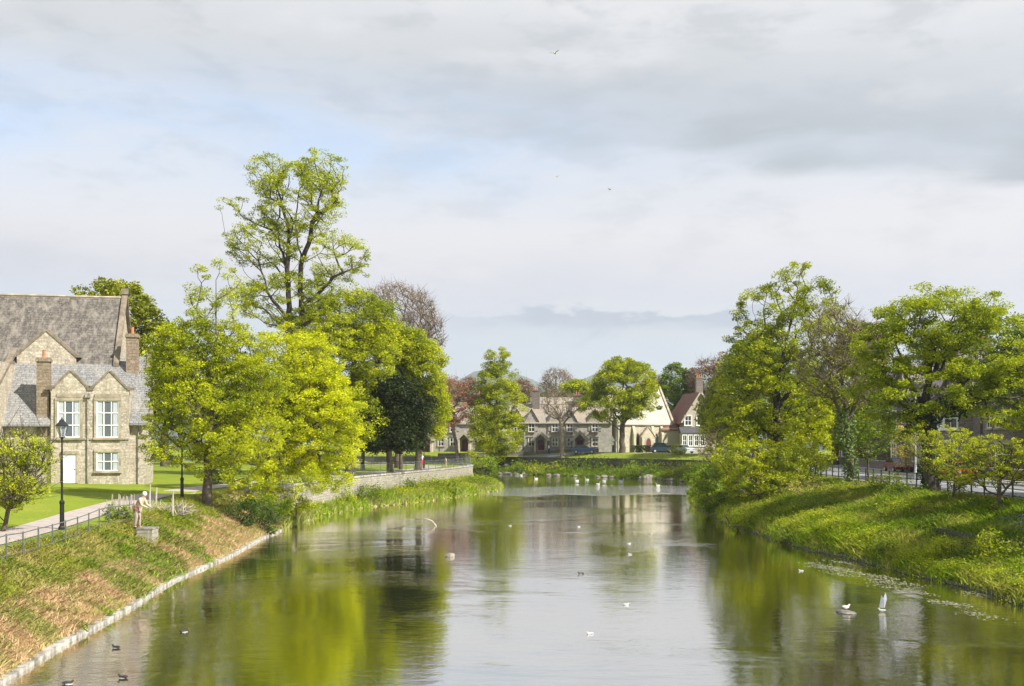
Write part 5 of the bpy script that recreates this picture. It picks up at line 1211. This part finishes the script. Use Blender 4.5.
# ------------------------------------------------------------------ terrace on the right, facing the river
def terrace_house(y1, y0, wallm, trim, label, x=43.0, bay=True, gable=False, h=8.2):
    C = empty('terraced_house', (x, y1, 2.75), label, 'house', rz=R(-90)); W = y1 - y0; D = 9.0      # u runs towards the camera, -w faces the river
    m = MB().box(.003, W - .003, 0, D, -1.5, h)
    for e in (.003, W - .303): m.prism([(0, h + .003), (D, h + .003), (D / 2, h + 3.4)], 'x', e, e + .3)
    if gable: m.prism([(W * .25, h - .3), (W * .95, h - .3), (W * .6, h + 3.0)], 'y', -.15, .3)
    m.build('wall', M[wallm], C)
    r_ = MB().slab([(0, -.4, h - .3), (W, -.4, h - .3), (W, D / 2, h + 3.6), (0, D / 2, h + 3.6)], .16); r_.slab([(W, D + .4, h - .3), (0, D + .4, h - .3), (0, D / 2, h + 3.6), (W, D / 2, h + 3.6)], .16)
    if gable:
        for sg in (-1, 1): r_.slab([(W * .6, -.5, h + 3.3), (W * .6 + sg * W * .4, -.5, h - .4), (W * .6 + sg * W * .4, 3.6, h - .4), (W * .6, 3.6, h + 3.3)][::sg], .14)
    r_.build('roof', M['purple_slate'], C)
    if bay:
        b0, b1 = W * .42, W * .86
        MB().prism([(b0, -.004), (b1, -.004), (b1 - .6, -1.1), (b0 + .6, -1.1)], 'z', -1.2, 6.9).build('bay', M[wallm], C)
        MB().prism([(b0 - .1, -.004), (b1 + .1, -.004), (b1 - .55, -1.25), (b0 + .55, -1.25)], 'z', 6.903, 7.15).build('bay_roof', M['purple_slate'], C)
        for z0, z1 in ((.9, 2.9), (4.2, 6.2)): window(C, b0 + .85, b1 - .85, z0, z1, -1.1, 2, 2, trim=trim, t=.15, bar=.09)
    for z0, z1 in ((4.2, 6.0),) + (() if bay else ((.9, 2.6),)): window(C, W * .1, W * .1 + 1.1, z0, z1, 0, 2, 2, trim=trim, t=.15, bar=.09)
    window(C, W - 2.2, W - 1.1, 3.9, 5.5, W, 2, 2, trim=trim, t=.12, bar=.09, front=1, axis='x') if False else None
    d = MB().box(W * .1, W * .1 + 1.0, -.08, -.004, 0, 2.15).build('door', M['door_red'], C)
    MB().box(W * .1 - .15, W * .1 - .003, -.14, -.004, 0, 2.4).box(W * .1 + 1.003, W * .1 + 1.15, -.14, -.004, 0, 2.4).box(W * .1, W * .1 + 1, -.14, -.004, 2.153, 2.4).build('door_frame', M[trim], d)
    chimney(C, .7, D / 2, h + 2, h + 5.2, 1.0, 1.6, 'brown_stone', 2); return C
terrace_house(150, 139, 'render_orange', 'white_paint', 'ochre-rendered end house of the right hand terrace', 44.5)
terrace_house(138, 127, 'brown_stone', 'limestone_trim', 'dark stone terraced house left of the white one', 44)
terrace_house(126.5, 119.5, 'brown_stone', 'white_paint', 'dark stone house with white bay trim directly left of the white house', 43.5, gable=True)
terrace_house(119, 112.5, 'render_white', 'white_paint', 'narrow white-rendered house seen behind the street lamp', 43.2, bay=False, h=7.6)
terrace_house(112, 101, 'brown_stone', 'white_paint', 'dark stone terraced house right of the white house', 43, gable=True)
terrace_house(100.5, 90, 'brown_stone', 'limestone_trim', 'dark stone terraced house showing at the right edge', 43)
gw = np.array([(39.6, y) for y in np.arange(84, 142, 1.5)]); gzv = ground(gw)
r_ = empty('garden_wall', (39.6, 84, 0), 'brown stone garden wall along the pavement of the terrace', 'wall'); q = gw - gw[0]
wall_strip('masonry', q, .35, gzv - .3, gzv + .9, M['brown_stone'], r_); wall_strip('coping', q, .45, gzv + .903, gzv + 1.0, M['kerb'], r_)

# ------------------------------------------------------------------ cars and signs
def car(px, Yd, rz, paint, label, suv=False):
    p_ = onground(px, Yd, .04); r = empty('parked_car', p_, label, 'car', 'cars parked by the roads', rz)
    h = 1.75 if suv else 1.45; pm = mat_plain('car_paint_' + str(len(MATS)), paint, .25, .03, 2)
    side = [(-2.1, .35), (2.1, .35), (2.15, .75), (1.9, .9), (1.05, .98), (.95, 1.0), (-1.5, 1.0), (-2.05, .95), (-2.15, .6)]
    MB().prism(side, 'y', -.85, .85).build('body', pm, r)
    top = [(1.05, .985), (.35, h - .06), (.1, h), (-1.3, h), (-1.75 if not suv else -1.95, 1.003)]
    m = MB().prism([(x, z) for x, z in top], 'y', -.72, .72); m.build('cabin', M['glass'], r)
    MB().prism([(.32, h - .03), (.1, h + .03), (-1.3, h + .03), (-1.42, h - .03)], 'y', -.74, .74).build('roof', pm, r)
    for x in (.38, -.5, -1.4): pass
    MB().tube([(-.45, -.735, 1.0), (-.45, -.735, h)], .04, 4).tube([(-.45, .735, 1.0), (-.45, .735, h)], .04, 4).build('door_pillar', pm, r)
    for x in (-1.35, 1.35):
        for y in (-.82, .82):
            w_ = MB().tube([(x, y - .1, .33), (x, y + .1, .33)], .33, 12).build('wheel', M['black_iron'], r, uv=False); MB().tube([(x, y - .11, .33), (x, y + .11, .33)], .19, 8).build('rim', M['galv'], w_, uv=False)
    for y in (-.6, .6): MB().box(2.06, 2.17, y - .2, y + .2, .62, .78).build('headlight', M['lamp_glass'], r, uv=False)
    for y in (-.7, .7): MB().box(-2.17, -2.08, y - .12, y + .12, .65, .9).build('tail_light', M['door_red'], r, uv=False)
    return r
car(584, 188.5, R(-4), (.05, .09, .24), 'dark blue car parked before the right hand almshouse porch')
car(662, 189.5, R(2), (.03, .05, .07), 'black off-road car parked beside the hedge', True)
car(683, 188, R(-60), (.42, .46, .50), 'silver-blue car parked in front of the bay window')
car(957, 88, R(-92), (.45, .06, .02), 'orange-red car glimpsed behind the largest tree trunk')
car(898, 108, R(-92), (.16, .03, .025), 'dark red car parked near the golden shrub')
p_ = onground(612, 187, 0); r = empty('road_sign', p_, 'white triangular road sign on a post near the round tree', 'sign')
MB().tube([(0, 0, 0), (0, 0, 3.0)], .05, 6).build('post', M['galv'], r, uv=False)
MB().prism([(-.55, 1.95), (.55, 1.95), (0, 2.95)], 'y', -.09, -.06).build('sign_plate', M['white_paint'], r, uv=False)
MB().prism([(-.3, 1.3), (.3, 1.3), (.3, 1.8), (-.3, 1.8)], 'y', -.09, -.06).build('supplementary_plate', M['white_paint'], r, uv=False)
p_ = onground(616.3, 188, 0); r = empty('lighting_column', p_, 'slim pale lighting column right beside the triangular sign', 'street lamp')
MB().lathe([(.09, 0), (.08, 1), (.06, 6)], n=8).build('pole', M['galv'], r, uv=False); MB().ellipsoid((0, -.35, 6.0), (.12, .4, .08), 8, 5).build('lamp_head', M['galv'], r, uv=False)

# ------------------------------------------------------------------ birds
def bird(loc, rz, kind, label, wings=None, sc=1.0, group=None):
    body_m = {'swan': 'white_feather', 'gull': 'white_feather', 'duck': 'dark_feather'}[kind]
    if kind == 'swan':
        pts = [(-.62, 0, .30), (-.45, 0, .26), (-.15, 0, .20), (.2, 0, .18), (.42, 0, .2), (.50, 0, .42), (.46, 0, .68), (.52, 0, .84), (.62, 0, .86), (.72, 0, .82)]; rad = [.03, .14, .24, .25, .13, .055, .045, .05, .055, .03]
    else:
        pts = [(-.24, 0, .11), (-.15, 0, .09), (0, 0, .06), (.12, 0, .08), (.17, 0, .14), (.20, 0, .18), (.245, 0, .175)]; rad = [.015, .05, .085, .07, .04, .043, .02]
    m = MB().tube([(x * sc, 0, z * sc) for x, y, z in pts], [r_ * sc for r_ in rad], 9)
    r = empty(kind, loc, label, 'bird', group, rz)
    m.build('body', M[body_m], r, uv=False, smooth=True)
    e = pts[-1]; l_ = .12 if kind == 'swan' else .06
    MB().tube([((e[0] - .01) * sc, 0, e[2] * sc), ((e[0] + l_) * sc, 0, (e[2] - l_ * .35) * sc)], [.025 * sc if kind == 'swan' else .012 * sc, .006 * sc], 5).build('beak', M['orange'], r, uv=False)
    for s in (-1, 1):
        w_ = MB()
        if wings == 'up':
            w_.add([(.08, s * .05, .13), (-.08, s * .05, .12), (-.12, s * .22, .42), (.02, s * .18, .36), (-.05, s * .32, .62), (.08, s * .05, .145), (-.08, s * .05, .135), (-.12, s * .23, .435), (.02, s * .19, .375)], [(0, 1, 2, 3), (3, 2, 4), (5, 8, 7, 6), (0, 5, 6, 1), (0, 3, 8, 5)])
        elif wings == 'spread':
            w_.add([(.08, s * .05, .1), (-.08, s * .05, .1), (-.06, s * .35, .2), (.06, s * .35, .22), (-.14, s * .7, .13), (.08, s * .05, .115), (-.08, s * .05, .115)], [(0, 1, 2, 3), (3, 2, 4), (0, 5, 6, 1)])
        elif kind == 'swan':
            w_.ellipsoid((-.12 * sc, s * .16 * sc, .30 * sc), (.42 * sc, .1 * sc, .17 * sc), 8, 6)
        else: w_.ellipsoid((-.06 * sc, s * .055 * sc, .10 * sc), (.16 * sc, .035 * sc, .05 * sc), 8, 5)
        w_.build('wing', M['white_feather' if kind == 'swan' else 'grey_feather' if kind == 'gull' else 'dark_feather'], r, uv=False, smooth=False)
    if kind == 'duck': MB().ellipsoid((.02 * sc, 0, .045 * sc), (.17 * sc, .09 * sc, .035 * sc), 8, 5).build('flank', M['white_feather'], r, uv=False)
    return r
rg = random.Random(12)
where = ['by the rocks at the left end of the far waterline', 'between the rocks and the open far water', 'second from the right of the left flock', 'leading the left flock', 'nearest the camera in the far flock',
         'largest and brightest, in the middle of the far water', 'alone before the pale rocks on the right', 'just behind the middle swan']
for k, (px, py) in enumerate([(521, 475.5), (536, 479), (577, 481), (587, 480), (598, 484.5), (621, 482), (658, 486), (604, 481.5)]):
    c = G(px, py); bird((c[0], c[1], -.05), rg.choice([0.2, 2.9, 3.4, -.3]), 'swan', 'white swan ' + where[k], sc=.47 if k != 5 else .62, group='white swans on the far water')
gl_ = [(510, 526, 'below the reflection of the narrow bend tree'), (579, 527, 'in mid river above the two close gulls'), (629, 544, 'the farther of two close gulls right of centre'), (630, 554.5, 'the nearer of two close gulls right of centre'), (626, 605, 'low in the centre of the picture'),
       (590, 634, 'nearest of the mid-river gulls'), (651, 534, 'near the reflection of the church'), (801, 571, 'by the weed of the right bank')]
for k, (px, py, s_) in enumerate(gl_):
    c = G(px, py); bird((c[0], c[1], -.02), rg.uniform(-.6, .6) + (3.1 if k % 2 else 0), 'gull', 'small white gull floating ' + s_, sc=.47, group='gulls on the river')
c = G(846, 611); bird((c[0], c[1], .09), .4, 'gull', 'white gull resting on the flat stone in the right shallows', sc=.7, group='gulls on the river')
c = G(882, 612); bird((c[0], c[1], .02), 2.6, 'gull', 'white gull with wings raised near the right bank', wings='up', sc=.55, group='gulls on the river')
for k, (px, py, s_) in enumerate([(184, 632, 'farthest right of the four near the left kerb'), (116, 648, 'paddling in the middle of the near left water'), (68, 684, 'at the bottom left corner of the river'), (123, 678, 'just right of the corner duck'), (581, 574, 'alone in the middle of the river'), (193, 570, 'close under the left kerb')]):
    c = G(px, py); bird((c[0], c[1], -.02), [.3, 2.8, .1, 2.9, 3.1, .5][k], 'duck', 'dark duck with pale flank ' + s_, sc=.6, group='ducks on the river')
for k, (px, py, Yd) in enumerate([(555, 54, 90), (610, 190, 140), (557, 177, 150)]):
    c = P(px, py, Yd); bird(tuple(c), [.8, 2.2, 1.2][k], 'gull', 'bird flying ' + ['highest in the grey cloud', 'right of centre over the pale cloud band', 'left of the other mid-sky bird'][k], wings='spread', group='birds in the sky')

# ------------------------------------------------------------------ people
def skin_mesh(name, chains, mat, parent, root_i=0, sub=1):
    V, Ed, Rr = [], [], []; idx = {}
    for ch in chains:
        prev = None
        for (x, y, z, r_) in ch:
            k = (round(x, 3), round(y, 3), round(z, 3))
            if k not in idx: idx[k] = len(V); V.append((x, y, z)); Rr.append(r_)
            if prev is not None and prev != idx[k]: Ed.append((prev, idx[k]))
            prev = idx[k]
    me = bpy.data.meshes.new(name); me.from_pydata(V, Ed, []); me.materials.append(mat); o = bpy.data.objects.new(name, me); scn.collection.objects.link(o); o.parent = parent
    o.modifiers.new('Skin', 'SKIN').use_smooth_shade = True
    if not me.skin_vertices: me.attributes.new('skin', 'FLOAT', 'POINT')
    sv = me.skin_vertices[0].data
    for i, r_ in enumerate(Rr): sv[i].radius = (r_, r_); sv[i].use_root = (i == root_i)
    s = o.modifiers.new('Sub', 'SUBSURF'); s.levels = sub; s.render_levels = sub
    return o
def person(loc, rz, label, lean, colors, h=1.72, skirt=False, hat=None, arms='down', group=None):
    k = h / 1.72; r = empty('person', loc, label, 'person', group, rz); skin = MATS.get('skin') or mat_plain('skin', (.5, .3, .2), .6, .05, 3)
    a = R(lean); hip = Vector((0, 0, .92 * k))
    def T_(x, y, z):        # torso point z above hip, x forward
        return (hip.x + (z * math.sin(a) + x * math.cos(a)) * k, y * k, hip.z + (z * math.cos(a) - x * math.sin(a)) * k)
    pel = (*T_(0, 0, 0), .13 * k); ch = (*T_(0, 0, .38), .15 * k); nk = (*T_(.02, 0, .56), .055 * k); hd_ = (*T_(.04, 0, .68), .085 * k); tp_ = (*T_(.05, 0, .76), .07 * k)
    legs, arml = [], []
    for s in (-1, 1):
        legs.append([pel, (0, s * .09 * k, .86 * k, .095 * k), (.02 * s + .02, s * .1 * k, .48 * k, .065 * k), (-.02 + .06 * s, s * .11 * k, .09 * k, .045 * k), (.14 + .06 * s, s * .12 * k, .04 * k, .035 * k)])
        sh = (*T_(0, s * .19, .47), .06 * k)
        if arms == 'forward': el_ = (*T_(.22, s * .24, .28), .042 * k); wr = (*T_(.46, s * .16, .30), .03 * k)
        else: el_ = (*T_(-.02, s * .25, .18), .042 * k); wr = (*T_(.10, s * .24, -.04), .03 * k)
        arml.append([ch, sh, el_, wr])
    body = [[pel, ch, nk, hd_, tp_]] + legs + [al + [tuple(np.array(al[-1][:3]) + np.array([.07, 0, -.02]) * k) + (.03 * k,)] for al in arml]
    skin_mesh('body', body, skin, r)
    g_ = lambda c_, e: [(x, y, z, q_ + e) for x, y, z, q_ in c_]
    skin_mesh('jacket', [g_([pel, ch, (*T_(.01, 0, .5), .07)], .03)] + [g_(al, .02) for al in arml], colors[0], r)
    if skirt: MB().lathe([(.17 * k, .98 * k), (.22 * k, .8 * k), (.30 * k, .45 * k), (.29 * k, .40 * k)], n=12).build('skirt', colors[1], r, uv=False, smooth=True)
    else: skin_mesh('trousers', [g_(l_[:4], .015) for l_ in legs], colors[1], r)
    hc = T_(.03, 0, .72); MB().ellipsoid((hc[0] - .02, hc[1], hc[2] + .03), (.11 * k, .1 * k, .11 * k), 9, 6).build('hair' if not hat else 'hat', colors[2], r, uv=False, smooth=True)
    for s in (-1, 1): MB().ellipsoid((.05 + .06 * s, s * .115 * k, .045), (.13 * k, .05 * k, .05 * k), 8, 5).build('shoe', M['black_iron'], r, uv=False, smooth=True)
    return r
khaki = mat_plain('tan_jacket_cloth', (.46, .36, .27), .9, .1, 5); pale = mat_plain('pale_trouser_cloth', (.34, .27, .22), .9, .1, 5); whiteh = mat_plain('white_hair', (.7, .68, .64), .9, .05, 5)
redc = mat_plain('red_cloth', (.5, .02, .03), .8, .1, 5); pinkw = mat_plain('pale_pink_cloth', (.7, .55, .62), .9, .05, 5); darkh = mat_plain('dark_hair', (.03, .02, .015), .7, .1, 5); beige = mat_plain('beige_cloth', (.6, .45, .34), .9, .05, 5); navy = mat_plain('navy_cloth', (.02, .03, .07), .9, .1, 5)
p_ = onground(137.5, 51.2, 0); person((p_[0], p_[1], max(p_[2], 1.82)), R(-10), 'person in a tan jacket bending over the fence rail on the left bank', 28, (khaki, pale, whiteh), 1.78, arms='forward')
bg = MB().box(-.16, .06, -.22, .24, .86, 1.12); bo = bg.build('waist_bag', mat_plain('brown_bag', (.26, .12, .06), .8, .15, 5), bpy.data.objects['person'], uv=False); bo.modifiers.new('Bevel', 'BEVEL').width = .04
p_ = onground(422, 131, .04); person(p_, R(-80), 'person in a pale top and red skirt walking on the riverside path', 3, (pinkw, redc, darkh), 1.68, skirt=True)
p_ = onground(446, 133, .04); person(p_, R(200), 'small person in beige near the end of the riverside path', 2, (beige, beige, darkh), 1.2)
p_ = onground(549, 193, .04); person(p_, R(170), 'person in a white top at the almshouse wall between the porches', 3, (M['white_paint'], navy, darkh), 1.7)

# ------------------------------------------------------------------ haze
m = MB().box(-6800, 6800, -380, 5200, -35, 420); hz = m.build('haze', None, uv=False)
hm_ = bpy.data.materials.new('haze'); hm_.use_nodes = True; t = NT(hm_.node_tree); t.n.remove(t.n['Principled BSDF'])
v = t.new('ShaderNodeVolumePrincipled'); v.inputs['Density'].default_value = .00014; v.inputs['Color'].default_value = (.86, .92, 1, 1); v.inputs['Anisotropy'].default_value = .2
t.link(v.outputs[0], t.n['Material Output'].inputs['Volume']); hz.data.materials.clear(); hz.data.materials.append(hm_)
tag(hz, 'thin blue-grey air fading the distant hills', 'haze', kind='stuff')
